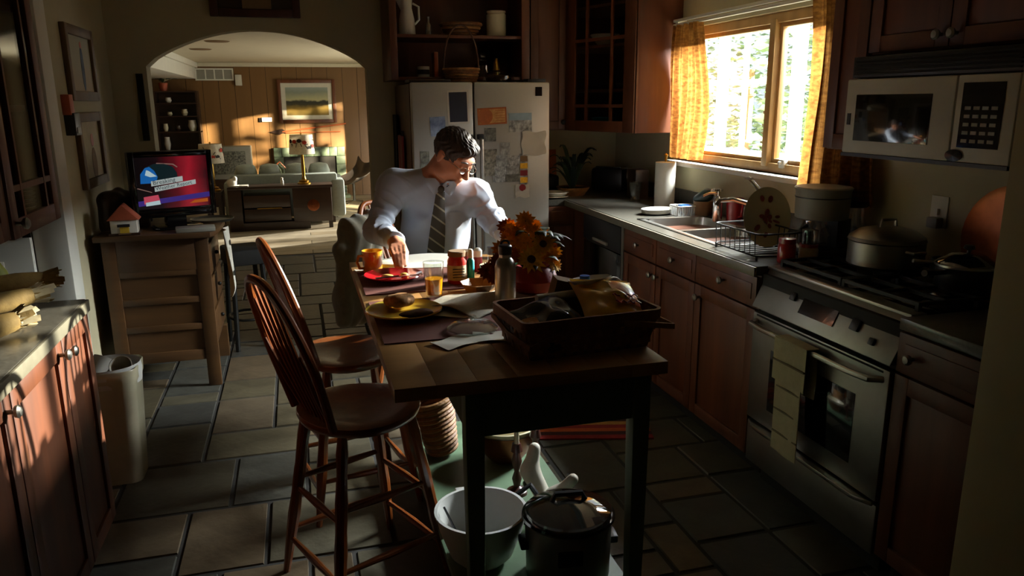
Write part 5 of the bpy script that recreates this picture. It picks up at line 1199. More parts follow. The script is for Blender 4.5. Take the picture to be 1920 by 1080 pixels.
def crisp(w, h, th, seed):
    r = random.Random(seed); ph = [r.uniform(0, 6) for _ in range(6)]
    b = MB()
    def side(s_):
        def f(u, v):
            e = (math.sin(math.pi*u)*math.sin(math.pi*v))**.45; x = (u-.5)*w*(1-.08*math.sin(math.pi*v)); y = (v-.5)*h*(1-.05*math.sin(math.pi*u))
            k_ = .006*math.sin(u*13+ph[0]+v*5)+.005*math.sin(v*17+ph[1]+u*3); return (x, y, s_*(th*e*.5+k_*e)+.003*math.sin(u*9+ph[2])*(1-e))
        return f
    b.grid(side(1), 26, 26); b.grid(side(-1), 26, 26, mi=0); return b
def put(name, b, m, M, label, cat, angle=70): return obj(name, b, m, mw=BT @ M, label=label, cat=cat, angle=angle)
cb = put('chip_bag', crisp(.19, .20, .075, 5), 'bag_yellow', TR(.105, .0, .105, rz=R(-6), rx=R(24), ry=R(6)), 'shiny yellow snack bag sticking out of the woven basket', 'bag')
obj('orange_panel', MB().grid(lambda u, v: (-.0+.075*u, -.045+.11*v, .0388*(math.sin(math.pi*(.5+.39*u))*math.sin(math.pi*(.275+.55*v)))**.45+.003), 10, 10), 'bag_orange', cb)
for j in range(2):
    pts = [(-.005+.006*i, -.015-.03*j+.006*math.sin(i*1.9+j), .0425) for i in range(13)]; obj('script_mark', MB().tube(pts, .0022, 5), 'salsa', cb)
for s_ in (-1, 1): obj('crimped_seal', MB().box(-.09, .09, s_*.1-.008, s_*.1+.008, -.002, .002), 'bag_yellow', cb)
put('snack_bag', crisp(.17, .19, .07, 6), 'bag_blue', TR(-.075, -.02, .075, rz=R(15), rx=R(25), ry=R(-10)), 'dark blue snack bag slumped in the woven basket', 'bag')
put('bread_roll', MB().sphere((0, 0, 0), (.055, .035, .028), 18, 10), 'bread', TR(-.145, -.03, .068, rz=R(20)), 'brown bread roll in the basket corner', 'bread')
put('paper_bag', MB().box(-.06, .06, -.035, .035, 0, .15), 'kraft', TR(.02, .135, .0, rz=R(-12), ry=R(14)), 'brown paper bag leaning behind the woven basket', 'bag')
put('foam_tray', MB().shell([(0, 0), (.06, 0), (.075, .014), (.073, .016), (.058, .004), (0, .004)], 8, sy=.7), 'foam_white', TR(.09, .09, .145, rz=R(20), rx=R(-8)), 'white foam tray on top behind the yellow bag', 'tray')
put('rolled_print', MB().tube([(-.08, 0, 0), (.08, 0, 0)], .011, 12), 'foam_white', TR(-.01, .075, .122, rz=R(6)), 'white rolled paper tube lying across the basket', 'paper roll')
put('cable', MB().tube([(.035*math.cos(a*.45)-.0, .012*math.sin(a*.9), .022*math.sin(a*.45)) for a in range(14)], .0035, 6), 'white_plastic', TR(.165, .10, .13), 'white looped cable poking out behind the foam tray', 'cable')
put('bottle_cap', MB().lathe([(.015, 0), (.015, .012), (0, .014)], 14), 'blue_plastic', TR(.085, .118, .150), 'small blue cap resting by the brown paper bag', 'cap')
# ------------------------------------------------------------------ things under the table
SHZ = .15
t = thing('slow_cooker', 'oval steel slow cooker with black rim and glass lid on the low shelf', 'slow cooker', (.715, 1.955, SHZ), R(-8))
obj('housing', MB().lathe([(.105, 0), (.118, .012), (.122, .18), (.12, .19)], 40, sx=1.08), 'steel_dull', t); obj('crock', MB().shell([(.122, .188), (.132, .2), (.13, .208), (.112, .205), (.1, .1), (0, .08)], 40, sx=1.08), 'black_gloss', t)
obj('lid', MB().shell([(.124, .206), (.12, .22), (.07, .245), (0, .253), (0, .25), (.07, .241), (.117, .216)], 40, sx=1.08), 'lid_glass', t); obj('lid_handle', MB().tube([(-.05, .0, .245), (-.04, 0, .268), (.04, 0, .268), (.05, 0, .245)], .009, 8), 'black_plastic', t)
obj('control_plate', MB().box(-.055, .02, -.127, -.118, .10, .15), 'black_gloss', t, bevel=.004)
for s_ in (-1, 1): obj('side_handle', MB().box(s_*.13-.02, s_*.13+.02, -.03, .03, .105, .13), 'black_plastic', t, bevel=.006)
t = thing('mixing_bowl', 'large white mixing bowl with odd utensils on the low shelf', 'bowl', (.478, 2.10, SHZ))
obj('bowl', MB().shell([(0, 0), (.07, 0), (.10, .03), (.132, .12), (.14, .165), (.146, .168), (.146, .174), (.136, .174), (.126, .12), (.094, .034), (0, .006)], 40), 'white_plastic', t); obj('grip_tab', MB().box(-.05, .05, .135, .165, .155, .17), 'white_plastic', t, bevel=.004)
obj('peg_bag', MB().sphere((0, 0, 0), (.045, .035, .03), 14, 8), 'grey_print', loc=(.43, 2.11, SHZ+.06), label='grey patterned pouch inside the white mixing bowl', cat='pouch')
for i, (x, y, a) in enumerate(((.51, 2.09, .5), (.535, 2.12, 2.1))): obj('cookie_cutter', MB().shell([(.025, 0), (.025, .02), (.0235, .02), (.0235, 0)], 7), 'chrome', loc=(x, y, SHZ+.04), rz=a, label=('star shaped metal cutter beside the pouch in the bowl', 'second metal cutter touching the bowl side')[i], cat='cutter')
obj('whisk_rod', MB().tube([(0, 0, 0), (-.05, .02, .12)], .004, 6), 'black_plastic', loc=(.42, 2.13, SHZ+.05), label='thin black rod standing in the white mixing bowl', cat='utensil')
t = thing('wicker_basket', 'tall round wicker basket tilted on the low shelf', 'basket', (.50, 2.88, SHZ), 0)
b = MB()
tilt = TR(0, 0, .01, ry=R(-12))
obj('liner', MB().shell([(0, .005), (.056, .005), (.09, .235), (.088, .235), (.054, .008), (0, .008)], 32, M=tilt), 'wicker_dark', t)
for j in range(12): obj('weaver', MB().tube([((.058+.0028*j+.003*math.sin(a*.785*4+j*3.14))*math.cos(a*.19635), (.058+.0028*j+.003*math.sin(a*.785*4+j*3.14))*math.sin(a*.19635), .012+j*.0195) for a in range(32)], .0095, 6, M=tilt, closed=True), 'wicker' if j % 2 else 'wicker_pale', t)
obj('rim', MB().tube([(.096*math.cos(a*.2094), .096*math.sin(a*.2094), .242) for a in range(30)], .011, 8, M=tilt, closed=True), 'wicker_pale', t)
t = thing('mixing_bowl', 'cream bowl with brown outside at the far end of the low shelf', 'bowl', (.735, 2.76, SHZ)); obj('bowl', MB().shell([(0, 0), (.06, 0), (.1, .05), (.13, .15), (.136, .155), (.13, .158), (.122, .15), (.094, .052), (0, .008)], 36), ['cream_ceramic'], t); obj('outer_glaze', MB().shell([(.064, .001), (.103, .05), (.131, .135), (.129, .135), (.1, .05)], 36), 'copper', t)
def candlestick(label, x, y, h):
    t = thing('candlestick', label, 'candlestick', (x, y, SHZ), group='candlesticks on the low shelf'); obj('stick', MB().lathe([(.04, 0), (.038, .012), (.012, .03), (.018, .06), (.009, .09), (.02, .13), (.01, .17), (.022, h-.03), (.016, h), (0, h)], 18), 'cherry_dark', t); obj('candle', MB().lathe([(.010, h), (.009, h+.07), (0, h+.072)], 12), 'cream_ceramic', t)
candlestick('turned dark candlestick with a candle beside the cream bowl', .70, 2.47, .2); candlestick('taller dark candlestick next to the white wire whisk', .79, 2.53, .22)
f = Field((.60, 2.15, SHZ-.01), (.92, 2.48, SHZ+.26), .006)
f.cone((.77, 2.36, SHZ+.03), (.73, 2.4, SHZ+.12), .03, .035, .02).cone((.73, 2.4, SHZ+.12), (.75, 2.41, SHZ+.2), .03, .022, .02).ell((.80, 2.3, SHZ+.05), (.06, .04, .05)).cone((.80, 2.3, SHZ+.07), (.85, 2.28, SHZ+.13), .022, .02)
obj('plastic_jug', f.mesh('plastic_jug', 'white_bird'), None, label='off white jug with a spout and grip behind the slow cooker', cat='jug')
obj('extension_cord', MB().tube([(.62, 2.24, SHZ+.02), (.64, 2.28, SHZ+.1), (.70, 2.3, SHZ+.12), (.74, 2.25, SHZ+.06), (.68, 2.2, SHZ+.02), (.62, 2.24, SHZ+.05), (.6, 2.3, SHZ+.03)], .011, 8), 'black_plastic', label='thick black cord coiled between bowl and slow cooker', cat='cord')
# rug in front of the sink
t = thing('striped_rug', 'red, orange and tan striped rug on the floor by the sink', 'rug', (1.33, 3.42, 0), R(-15))
for i in range(16):
    y = -.31+i*.0388; obj('stripe', MB().box(-.3, .3, y, y+.039, 0, .008), ['rug_red', 'rug_dark', 'rug_orange', 'rug_red', 'rug_tan', 'rug_dark', 'rug_red'][i % 7], t)
# ------------------------------------------------------------------ things on the worktop
CZ = .914
def at_counter(px, py): return PZ(px, py, CZ)
for i in range(4): obj('oval_plate', MB().shell([(0, 0), (.07, 0), (.105, .012), (.107, .015), (.07, .005), (0, .005)], 30, sy=.75), 'white_ceramic', loc=(2.02, 4.06, CZ+i*.006), rz=R(15), label=('lowest', 'second', 'third', 'topmost')[i]+' white oval plate in the low stack beside the sink', cat='plate', group='oval plates stacked by the sink')
t = thing('berry_basket', 'white plastic berry basket with a blue lid beside the sink', 'basket', (2.14, 3.975, CZ)); 
b = MB()
for i in range(9):
    u = -.06+i*.015
    b.box(u-.003, u+.003, -.052, -.048, 0, .055); b.box(u-.003, u+.003, .048, .052, 0, .055)
for i in range(7):
    u = -.045+i*.015
    b.box(-.064, -.06, u-.003, u+.003, 0, .055); b.box(.06, .064, u-.003, u+.003, 0, .055)
obj('grid', b, 'white_plastic', t, kind='stuff'); obj('floor_panel', MB().box(-.062, .062, -.05, .05, 0, .004), 'white_plastic', t); obj('rim', MB().tube([(x, y, .056) for x, y in rrect(.13, .108, .02)], .004, 6, closed=True), 'white_plastic', t); obj('blue_lid', MB().box(-.02, .045, -.03, .03, .05, .06), 'blue_plastic', t, bevel=.004)
t = thing('paper_towel_roll', 'upright paper towel roll in the corner by the curtain', 'paper towel', (2.18, 4.30, CZ)); obj('roll', MB().lathe([(.062, .012), (.062, .28), (.02, .285), (.02, .012)], 32), 'towelroll', t); obj('base', MB().lathe([(.07, 0), (.07, .01), (0, .012)], 28), 'oak_old', t); obj('rod', MB().lathe([(.008, .01), (.008, .31), (.014, .325), (0, .335)], 12), 'brass', t)
t = thing('scrub_bottle', 'dark green squeeze bottle leaning over the sink back', 'bottle', (2.24, 3.93, CZ+.105), 0)
obj('body', MB().lathe([(.03, -.06), (.036, -.05), (.036, .05), (.02, .075), (.012, .085)], 22, M=TR(0, 0, 0, rz=R(-80), ry=R(62))), 'leaf_dark', t); obj('cap', MB().lathe([(.013, .085), (.013, .105), (0, .108)], 14, M=TR(0, 0, 0, rz=R(-80), ry=R(62))), 'white_plastic', t)
obj('caddy', MB().shell([(0, -.105), (.05, -.105), (.055, -.02), (.052, -.02), (.047, -.1), (0, -.1)], 20), 'cardboard', t)
t = thing('soap_dispenser', 'chrome pump soap dispenser standing by the sink', 'dispenser', (2.20, 3.70, CZ)); obj('bottle', MB().lathe([(.024, 0), (.026, .005), (.026, .115), (.014, .13), (.01, .14)], 20), 'chrome', t); obj('pump', MB().lathe([(.006, .14), (.006, .165), (.026, .168), (.024, .178), (0, .18)], 16).tube([(0, 0, .155), (-.03, .04, .152), (-.05, .07, .135)], .006, 8), 'chrome', t)
t = thing('red_pitcher', 'dark red plastic pitcher standing behind the sink', 'pitcher', (2.28, 3.66, CZ)); obj('body', MB().shell([(0, 0), (.042, 0), (.048, .13), (.045, .13), (.04, .005), (0, .005)], 24), 'red_plastic', t); obj('handle', MB().tube([(0, -.045, .11), (0, -.075, .1), (0, -.07, .04), (0, -.042, .03)], .007, 8), 'red_plastic', t)
# dish rack with floral platter
t = thing('dish_rack', 'black wire dish rack on the worktop beside the sink', 'dish rack', (1.905, 2.87, CZ), 0)
for z in (.02, .11): obj('hoop', MB().tube([(x, y, z) for x, y in rrect(.22, .36, .04, 4)], .004, 6, closed=True), 'iron', t)
for i in range(9):
    y = -.155+i*.0385; obj('wire', MB().tube([(-.11, y, .11), (-.105, y, .018), (.105, y, .018), (.11, y, .11)], .0025, 5), 'iron', t)
for x in (-.1, .1):
    for y in (-.16, .16): obj('foot', MB().tube([(x, y, .02), (x, y, 0)], .005, 6), 'iron', t)
MP = TR(1.97, 2.91, CZ+.145, rz=R(-12)) @ Matrix.Rotation(R(80), 4, 'X') @ Matrix.Rotation(R(8), 4, 'Y')
o = obj('serving_platter', MB().shell([(0, -.004), (.10, -.004), (.13, .010), (.132, .014), (.1, .003), (0, .003)], 40, sy=1.0, sx=.86), 'floral_base', mw=MP, label='oval cream platter with red flowers standing in the dish rack', cat='platter')
r = random.Random(5)
for i in range(16):
    a = r.uniform(0, 6.283); q = r.uniform(0, .08); obj('painted_flower', MB().lathe([(0, 0), (1, 0), (1, .001), (0, .0012)], 9, M=TR(q*math.cos(a), q*math.sin(a)*1.1, .0035, rz=a) @ Matrix.Diagonal((r.uniform(.008, .02), r.uniform(.005, .012), 1, 1))), 'floral_red', o)
# coffee maker, jars and pots by the range
t = thing('coffee_maker', 'pale grey drum shaped coffee maker with glass carafe in front of the curtain', 'coffee maker', (2.14, 2.76, CZ))
obj('base', MB().box(-.09, .09, -.09, .09, 0, .03), 'black_plastic', t, bevel=.008); obj('column', MB().box(.03, .1, -.07, .07, .03, .16), 'black_plastic', t, bevel=.008)
obj('drum', MB().lathe([(.10, .155), (.108, .16), (.112, .27), (.118, .285), (.112, .29), (0, .288)], 36), 'grey_plastic', t); obj('band', MB().shell([(.113, .245), (.1135, .25), (.112, .25)], 36), 'black_plastic', t); ca = obj('carafe', MB().lathe([(.055, .032), (.07, .05), (.072, .09), (.05, .135), (.05, .15)], 28, (-.03, 0, 0)), 'lid_glass', t); obj('handle', MB().tube([(-.09, -.03, .13), (-.13, -.045, .12), (-.13, -.045, .07), (-.095, -.03, .06)], .008, 8), 'black_plastic', ca)
t = thing('spice_jar', 'dark red lidded jar on the worktop next to the range', 'jar', (1.90, 2.645, CZ)); obj('body', MB().lathe([(.034, 0), (.036, .005), (.036, .07), (.03, .08)], 22), 'salsa', t); obj('lid', MB().lathe([(.034, .08), (.034, .1), (0, .102)], 22), 'red_plastic', t)
t = thing('storage_jar', 'squat glass jar with red edged lid beside the range', 'jar', (2.0, 2.64, CZ)); obj('body', MB().lathe([(.034, 0), (.038, .006), (.038, .05), (.034, .06)], 22), 'label_paper', t); obj('lid', MB().lathe([(.037, .06), (.037, .072), (0, .074)], 22), 'salsa', t); obj('glass_top', MB().lathe([(.03, .074), (.032, .13), (0, .135)], 20), 'lid_glass', t)
t = thing('storage_jar', 'dark brown lidded jar close to the big pot', 'jar', (2.29, 2.645, CZ)); obj('body', MB().lathe([(.032, 0), (.035, .006), (.035, .06), (.028, .07)], 22), 'grey_plastic', t); obj('lid', MB().lathe([(.034, .07), (.034, .09), (0, .092)], 22), 'walnut', t)
t = thing('stock_pot', 'wide dull steel pot with domed lid and handle on the range', 'pot', (2.13, 2.36, .9455)); obj('pot', MB().shell([(0, 0), (.125, 0), (.135, .01), (.135, .095), (.14, .1), (.132, .1), (.128, .012), (0, .006)], 40), 'steel_dull', t)
ld = obj('lid', MB().lathe([(.137, .1), (.133, .112), (.1, .135), (.05, .148), (0, .15)], 40), 'steel_dull', t); obj('handle', MB().tube([(-.035, 0, .147), (-.03, 0, .175), (.03, 0, .175), (.035, 0, .147)], .006, 8), 'steel', ld)
for s_ in (-1, 1): obj('grip', MB().tube([(-.03, s_*.134, .075), (-.025, s_*.165, .075), (.025, s_*.165, .075), (.03, s_*.134, .075)], .006, 8), 'steel', t)
t = thing('tea_kettle', 'dark glass topped kettle behind the wide steel pot', 'kettle', (2.29, 2.745, CZ)); obj('body', MB().lathe([(.055, 0), (.06, .01), (.06, .1), (.045, .16), (.042, .2)], 26), 'lid_glass', t); obj('lid', MB().lathe([(.055, .2), (.06, .215), (.055, .225), (.02, .23), (0, .25)], 26), 'walnut', t)
t = thing('saucepan', 'black saucepan with a glass lid on the range corner', 'saucepan', (2.12, 1.98, .9455)); obj('pan', MB().shell([(0, 0), (.085, 0), (.092, .01), (.092, .075), (.096, .078), (.088, .078), (.086, .01), (0, .006)], 34), 'black_plastic', t); ld = obj('lid', MB().shell([(.094, .079), (.09, .088), (.05, .115), (0, .12), (0, .118), (.05, .112), (.088, .084)], 34), 'lid_glass', t); obj('knob', MB().lathe([(.006, .119), (.006, .128), (.018, .134), (.015, .145), (0, .147)], 18), 'black_plastic', ld); obj('rim_band', MB().shell([(.097, .076), (.097, .082), (.094, .082)], 34), 'steel', ld); obj('long_handle', MB().tube([(-.09, 0, .06), (-.2, -.03, .07)], [.009, .011], 8), 'black_plastic', t)
t = thing('saucepan', 'small shiny saucepan behind the glass lidded one', 'saucepan', (2.24, 2.16, .9455)); obj('pan', MB().shell([(0, 0), (.06, 0), (.066, .01), (.066, .055), (.062, .055), (.06, .01), (0, .006)], 30), 'steel', t); obj('long_handle', MB().tube([(-.064, 0, .045), (-.15, .02, .055)], .007, 8), 'steel', t)
MT = TR(2.335, 2.03, 1.095, rz=R(-90)) @ Matrix.Rotation(R(82), 4, 'X')
o = obj('round_tray', MB().shell([(0, 0), (.15, 0), (.175, .012), (.178, .016), (.15, .005), (0, .005)], 40), 'copper', mw=MT, label='large round copper tray leaning on the wall behind the range', cat='tray')
t = thing('light_switch', 'cream wall plate with a switch and plug behind the pots', 'switch', (XR, 2.36, 1.14)); obj('plate', MB().box(-.006, 0, -.04, .04, -.06, .06), 'white_paint', t, bevel=.002); obj('toggle', MB().box(-.018, -.006, -.006, .006, -.012, .012), 'white_plastic', t); obj('plug', MB().box(-.04, -.006, -.03, .02, -.06, -.02), 'grey_plastic', t, bevel=.004)
# corner of the worktop
t = leafy('bromeliad', 'spiky dark green house plant in a tan bowl in the worktop corner', (1.87, 5.10, CZ), 22, .22, .34, ['leaf_dark', 'leaf_dark', 'leaf'], 9, w=.02)
obj('bowl', MB().shell([(0, 0), (.08, 0), (.115, .05), (.12, .06), (.115, .06), (.075, .008), (0, .008)], 28), 'wicker_pale', t); obj('soil', MB().lathe([(0, .05), (.108, .05)], 24), 'soot', t)
for i, (m, lb) in enumerate((('cream_ceramic', 'lower pale plate of the pair next to the fridge'), ('white_ceramic', 'upper shallow dish of the pair next to the fridge'))): obj('side_plate', MB().shell([(0, 0), (.07, 0), (.1, .012+.01*i), (.097, .015+.01*i), (.068, .005), (0, .005)], 28), m, loc=(1.70, 5.0, CZ+.016*i), label=lb, cat='plate')
obj('bread_box', MB().box(-.09, .09, -.08, .08, 0, .13), 'black_plastic', loc=(1.73, 5.32, CZ), bevel=.02, label='dark bread box behind the plates next to the fridge', cat='box')
obj('tray_picture', MB().box(-.13, .13, -.008, .008, 0, .3), 'orange_deep', mw=TR(1.74, 5.45, CZ, rx=R(-6)), bevel=.004, label='tan printed tray leaning on the wall behind the bread box', cat='tray')
t = thing('glass_vase', 'clear ribbed glass vase in the worktop corner', 'vase', (2.13, 4.62, CZ)); obj('body', MB().shell([(0, 0), (.035, 0), (.03, .04), (.045, .13), (.043, .13), (.028, .04), (0, .008)], 16), 'clear_glass', t, flat=True)
obj('knife_block', MB().box(-.05, .05, -.07, .07, 0, .2), 'walnut', loc=(2.22, 4.78, CZ), bevel=.008, label='dark wood knife block in the worktop corner', cat='knife block')
t = thing('toaster', 'dark toaster with a chrome top in the corner shade', 'toaster', (2.2, 5.2, CZ), R(-50)); obj('body', MB().box(-.13, .13, -.08, .08, .01, .18), 'black_plastic', t, bevel=.03); obj('top_plate', MB().box(-.1, .1, -.045, .045, .18, .186), 'chrome', t); obj('lever', MB().box(.13, .15, -.015, .015, .11, .13), 'chrome', t)
# ------------------------------------------------------------------ above the fridge
FT = 1.72
def at_shelf(px, z, y=5.2): 
    d = ray(px, 100); return (d.x/d.y*y, y, z)
t = thing('white_pitcher', 'white enamel pitcher on the upper open shelf', 'pitcher', at_shelf(765, 1.982)); obj('body', MB().lathe([(.05, 0), (.055, .01), (.05, .1), (.035, .17), (.04, .23), (.036, .24)], 24), 'white_ceramic', t); obj('spout', MB().add([(-.03, -.02, .235), (-.075, 0, .235), (-.03, .02, .235), (-.035, 0, .15)], [(0, 1, 3), (1, 2, 3), (0, 2, 1), (0, 3, 2)]), 'white_ceramic', t); obj('handle', MB().tube([(.04, 0, .2), (.08, 0, .18), (.08, 0, .1), (.05, 0, .07)], .007, 8), 'white_ceramic', t)
t = thing('glass_bottle', 'small clear bottle on the upper open shelf', 'bottle', at_shelf(805, 1.982)); obj('body', MB().lathe([(.02, 0), (.022, .005), (.02, .07), (.008, .09), (.008, .11), (.012, .12), (0, .122)], 18), 'lid_glass', t)
def basket_round(label, loc, r0, r1, h):
    t = thing('wicker_bowl', label, 'basket', loc, group='wicker baskets above the fridge')
    obj('liner', MB().shell([(0, .004), (r0*.96, .004), (r1*.96, h), (r1*.94, h), (r0*.93, .008), (0, .008)], 28), 'wicker_dark', t)
    n = max(4, int(h/.018))
    for j in range(n): q = (j+.5)/n; obj('weaver', MB().tube([((r0+(r1-r0)*q)*math.cos(a*.2094), (r0+(r1-r0)*q)*math.sin(a*.2094), h*q) for a in range(30)], h/n*.52, 6, closed=True), 'wicker' if j % 2 else 'wicker_pale', t)
    return t
t = basket_round('wide wicker bowl on the upper open shelf', at_shelf(865, 1.982), .09, .14, .085); t2 = basket_round('wicker basket with tall handle standing on the fridge top', (1.045, 4.93, FZ), .09, .115, .09)
obj('handle', MB().tube([(.112*math.cos(math.pi*i/14), 0, .09+.26*math.sin(math.pi*i/14)) for i in range(15)], .006, 7), 'wicker_dark', t2)
t = thing('stoneware_crock', 'pale grey stoneware crock on the upper open shelf', 'crock', at_shelf(931, 1.982)); obj('body', MB().lathe([(.062, 0), (.066, .005), (.066, .14), (.058, .15), (.064, .156), (.064, .165), (.05, .165), (0, .16)], 28), 'cream_ceramic', t)
t = thing('spice_tin', 'white and black banded tin on the lower open shelf', 'tin', at_shelf(793, FT)); obj('tin', MB().lathe([(.04, 0), (.04, .07), (0, .072)], 22), 'white_plastic', t); obj('band', MB().shell([(.0405, .02), (.0405, .05), (.04, .05)], 22), 'black_plastic', t)
obj('wooden_board', MB().box(-.014, .014, -.05, .05, 0, .16), 'rail_wood', loc=at_shelf(815, FT), bevel=.004, label='narrow reddish cutting board standing on the lower open shelf', cat='board')
t = thing('brass_grinder', 'tall brass grinder on the lower open shelf', 'grinder', at_shelf(930, FT)); obj('body', MB().lathe([(.022, 0), (.024, .01), (.022, .09), (.014, .11), (.014, .125), (0, .13)], 18), 'brass', t)
t = thing('glass_jar', 'round clear jar beside the brass grinder above the fridge', 'jar', at_shelf(905, FT, 5.25)); obj('body', MB().lathe([(.045, 0), (.055, .02), (.055, .08), (.03, .11), (.03, .12)], 22), 'lid_glass', t); obj('stopper', MB().sphere((0, 0, .14), .022, 12, 8), 'clear_glass', t)
t = thing('cake_dish', 'covered clear cake dish with dark cake on the fridge top', 'dish', (1.29, 4.93, FZ)); obj('cake', MB().lathe([(.08, .006), (.085, .03), (.06, .045), (0, .05)], 26), 'walnut', t); obj('dome', MB().shell([(.1, 0), (.105, .01), (.1, .05), (.06, .075), (0, .08), (0, .077), (.06, .072), (.097, .05)], 30), 'clear_glass', t)
obj('serving_tray', MB().box(-.13, .13, -.1, .1, 0, .02), 'walnut', loc=(.83, 4.95, FZ), bevel=.006, label='flat dark wooden tray on the fridge top', cat='tray')
# aprons hanging at the fridge side
t = thing('hanging_apron', 'dark red cloth hanging at the side of the fridge', 'apron', (.672, 5.1, 1.1)); obj('cloth', MB().sheet(lambda u, v: (-.012*math.sin(u*7)-.004, -.1+.2*u, .25-.5*v), 10, 6, (.004, 0, 0)), 'berry_red', t, angle=80); obj('hook', MB().box(.0, .016, -.01, .01, .24, .28), 'iron', t)
obj('hanging_bag', MB().sheet(lambda u, v: (-.014*math.sin(u*6+1)-.004, -.09+.18*u, .2-.42*v), 10, 6, (.006, 0, 0)), 'black_matte', loc=(.672, 5.34, 1.28), label='black bag hanging at the fridge side near the wall', cat='bag', angle=80)
# ------------------------------------------------------------------ the seated man
from mathutils.bvhtree import BVHTree
t = thing('person', 'man in pale blue shirt and striped tie leaning over his breakfast', 'person', (0, 0, 0))
f = Field((.12, 2.84, .02), (1.12, 3.86, 1.50), .005)
SH, SK, TRO = 1, 0, 2
v3 = lambda *a: np.array(a, float)
def P(px, py, y): q = PY(px, py, y); return v3(q.x, q.y, q.z)
nb = P(812, 338, 3.50); hc = P(852, 291, 3.415)
shL = P(738, 350, 3.53); shR = P(892, 368, 3.51)
elL = P(706, 432, 3.42); wrL = P(741, 451, 3.15)
elR = P(925, 415, 3.40); wrR = P(962, 454, 3.19)
chest = P(818, 400, 3.56); belly = P(818, 452, 3.57); pel = v3(.62, 3.64, .73)
f.ell(chest, (.165, .115, .17), k=.05, mi=SH).ell(belly, (.155, .12, .17), k=.06, mi=SH).ell(pel, (.17, .14, .12), k=.06, mi=TRO)
f.cone(shL, shR, .075, .075, .05, SH).cone(nb+v3(0, .03, -.02), shL+v3(.02, 0, .015), .06, .06, .04, SH).cone(nb+v3(0, .03, -.02), shR+v3(-.02, 0, .015), .06, .06, .04, SH)
f.cone(shL, elL, .070, .054, .03, SH).cone(elL, wrL+(elL-wrL)*.1, .055, .036, .03, SH)
f.cone(shR, elR, .070, .054, .03, SH).cone(elR, wrR+(elR-wrR)*.1, .055, .036, .03, SH)
for wr, el in ((wrL, elL), (wrR, elR)):       # cuffs
    d = (wr-el)/np.linalg.norm(wr-el); f.cone(wr-d*.045, wr-d*.012, .039, .041, .006, SH)
# legs under the table, feet on the stool rung
for s_, kx in ((-1, .46), (1, .76)):
    hip = pel+v3(s_*.085, -.02, -.03); kn = v3(kx, 3.27, .66); an = v3(kx+.02*s_, 3.34, .25); toe = v3(kx+.03*s_, 3.20, .215)
    f.cone(hip, kn, .082, .06, .04, TRO).cone(kn, an, .058, .042, .03, TRO).cone(an, toe, .04, .032, .02, TRO)
# head
yw, pt = R(35), R(33)
F_ = v3(math.sin(yw)*math.cos(pt), -math.cos(yw)*math.cos(pt), -math.sin(pt)); S_ = v3(math.cos(yw), math.sin(yw), 0)
U_ = np.cross(S_, F_); U_ = U_ if U_[2] > 0 else -U_
rl = R(-6); S2 = S_*math.cos(rl)+U_*math.sin(rl); U2 = U_*math.cos(rl)-S_*math.sin(rl); S_, U_ = S2, U2
RM = np.stack([F_, S_, U_], 1)
def H(a, s, u): return hc+F_*a+S_*s+U_*u
HB = H(-.035, 0, -.07)
f.cone(HB, nb+v3(0, .02, .0), .054, .058, .03, SK)
f.ell(H(-.012, 0, .02), (.098, .077, .088), RM, .02, SK).ell(H(.03, 0, -.048), (.062, .060, .072), RM, .03, SK).ell(H(.064, 0, -.103), (.024, .026, .02), RM, .025, SK)
f.ell(H(.076, 0, .02), (.02, .052, .016), RM, .02, SK)
for s_ in (-1, 1):
    f.ell(H(.106, s_*.031, -.006), (.02, .018, .012), RM, .012, cut=True); f.ell(H(.079, s_*.031, -.007), (.013, .014, .011), RM, .006, SK)
    f.ell(H(.058, s_*.038, -.042), (.03, .022, .026), RM, .02, SK)
    f.ell(H(-.01, s_*.079, -.012), (.019, .007, .032), RM, .008, SK); f.ell(H(.012, s_*.05, -.085), (.03, .012, .02), RM, .025, SK)
f.cone(H(.09, 0, .002), H(.115, 0, -.042), .008, .0125, .010, SK).ell(H(.104, 0, -.046), (.012, .017, .009), RM, .008, SK)
f.ell(H(.088, 0, -.069), (.010, .024, .006), RM, .006, SK).ell(H(.086, 0, -.080), (.011, .021, .006), RM, .006, SK)
# hands
def hand_(wr, kn, tips, side, up, thumb_tip, rr=.0088):
    side = side/np.linalg.norm(side); d = kn-wr
    f.cone(wr, wr+d*.4, .026, .026, .012, SK)
    for i in range(4):
        b0 = kn+side*(i-1.5)*.019; f.cone(wr+d*.25+side*(i-1.5)*.012, b0, .013, .0105, .008, SK)
        tp = tips+side*(i-1.5)*.013; ln = (0.0, .006, .004, -.008)[i]; tp = tp+(tp-b0)/np.linalg.norm(tp-b0)*ln; md = (b0+tp)/2+up*.014
        f.cone(b0, md, .0098, rr, .004, SK).cone(md, tp, rr, rr*.82, .004, SK)
    tb = wr+d*.35-side*.026; tm = tb+(thumb_tip-tb)*.5-side*.012
    f.cone(wr+d*.1-side*.01, tb, .015, .0125, .008, SK).cone(tb, tm, .012, .0102, .006, SK).cone(tm, thumb_tip, .0102, .0088, .004, SK)
tipL = np.array(PZ(751, 500, .934)); knL = wrL+(tipL-wrL)*.52+v3(0, 0, .022)
hand_(wrL, knL, tipL, v3(-1, -.25, -.12), v3(0, -.4, .9), tipL+v3(.022, .012, .004))
tipR = wrR+v3(.075, -.12, -.018); tipR[2] = .913; knR = wrR+v3(.045, -.07, -.012); knR[2] = max(knR[2], .93)
hand_(wrR, knR, tipR, v3(1, .45, 0), v3(0, 0, 1), tipR+v3(-.055, .03, 0))
me = f.mesh('body', ['skin', 'shirt', 'trousers'], 2)
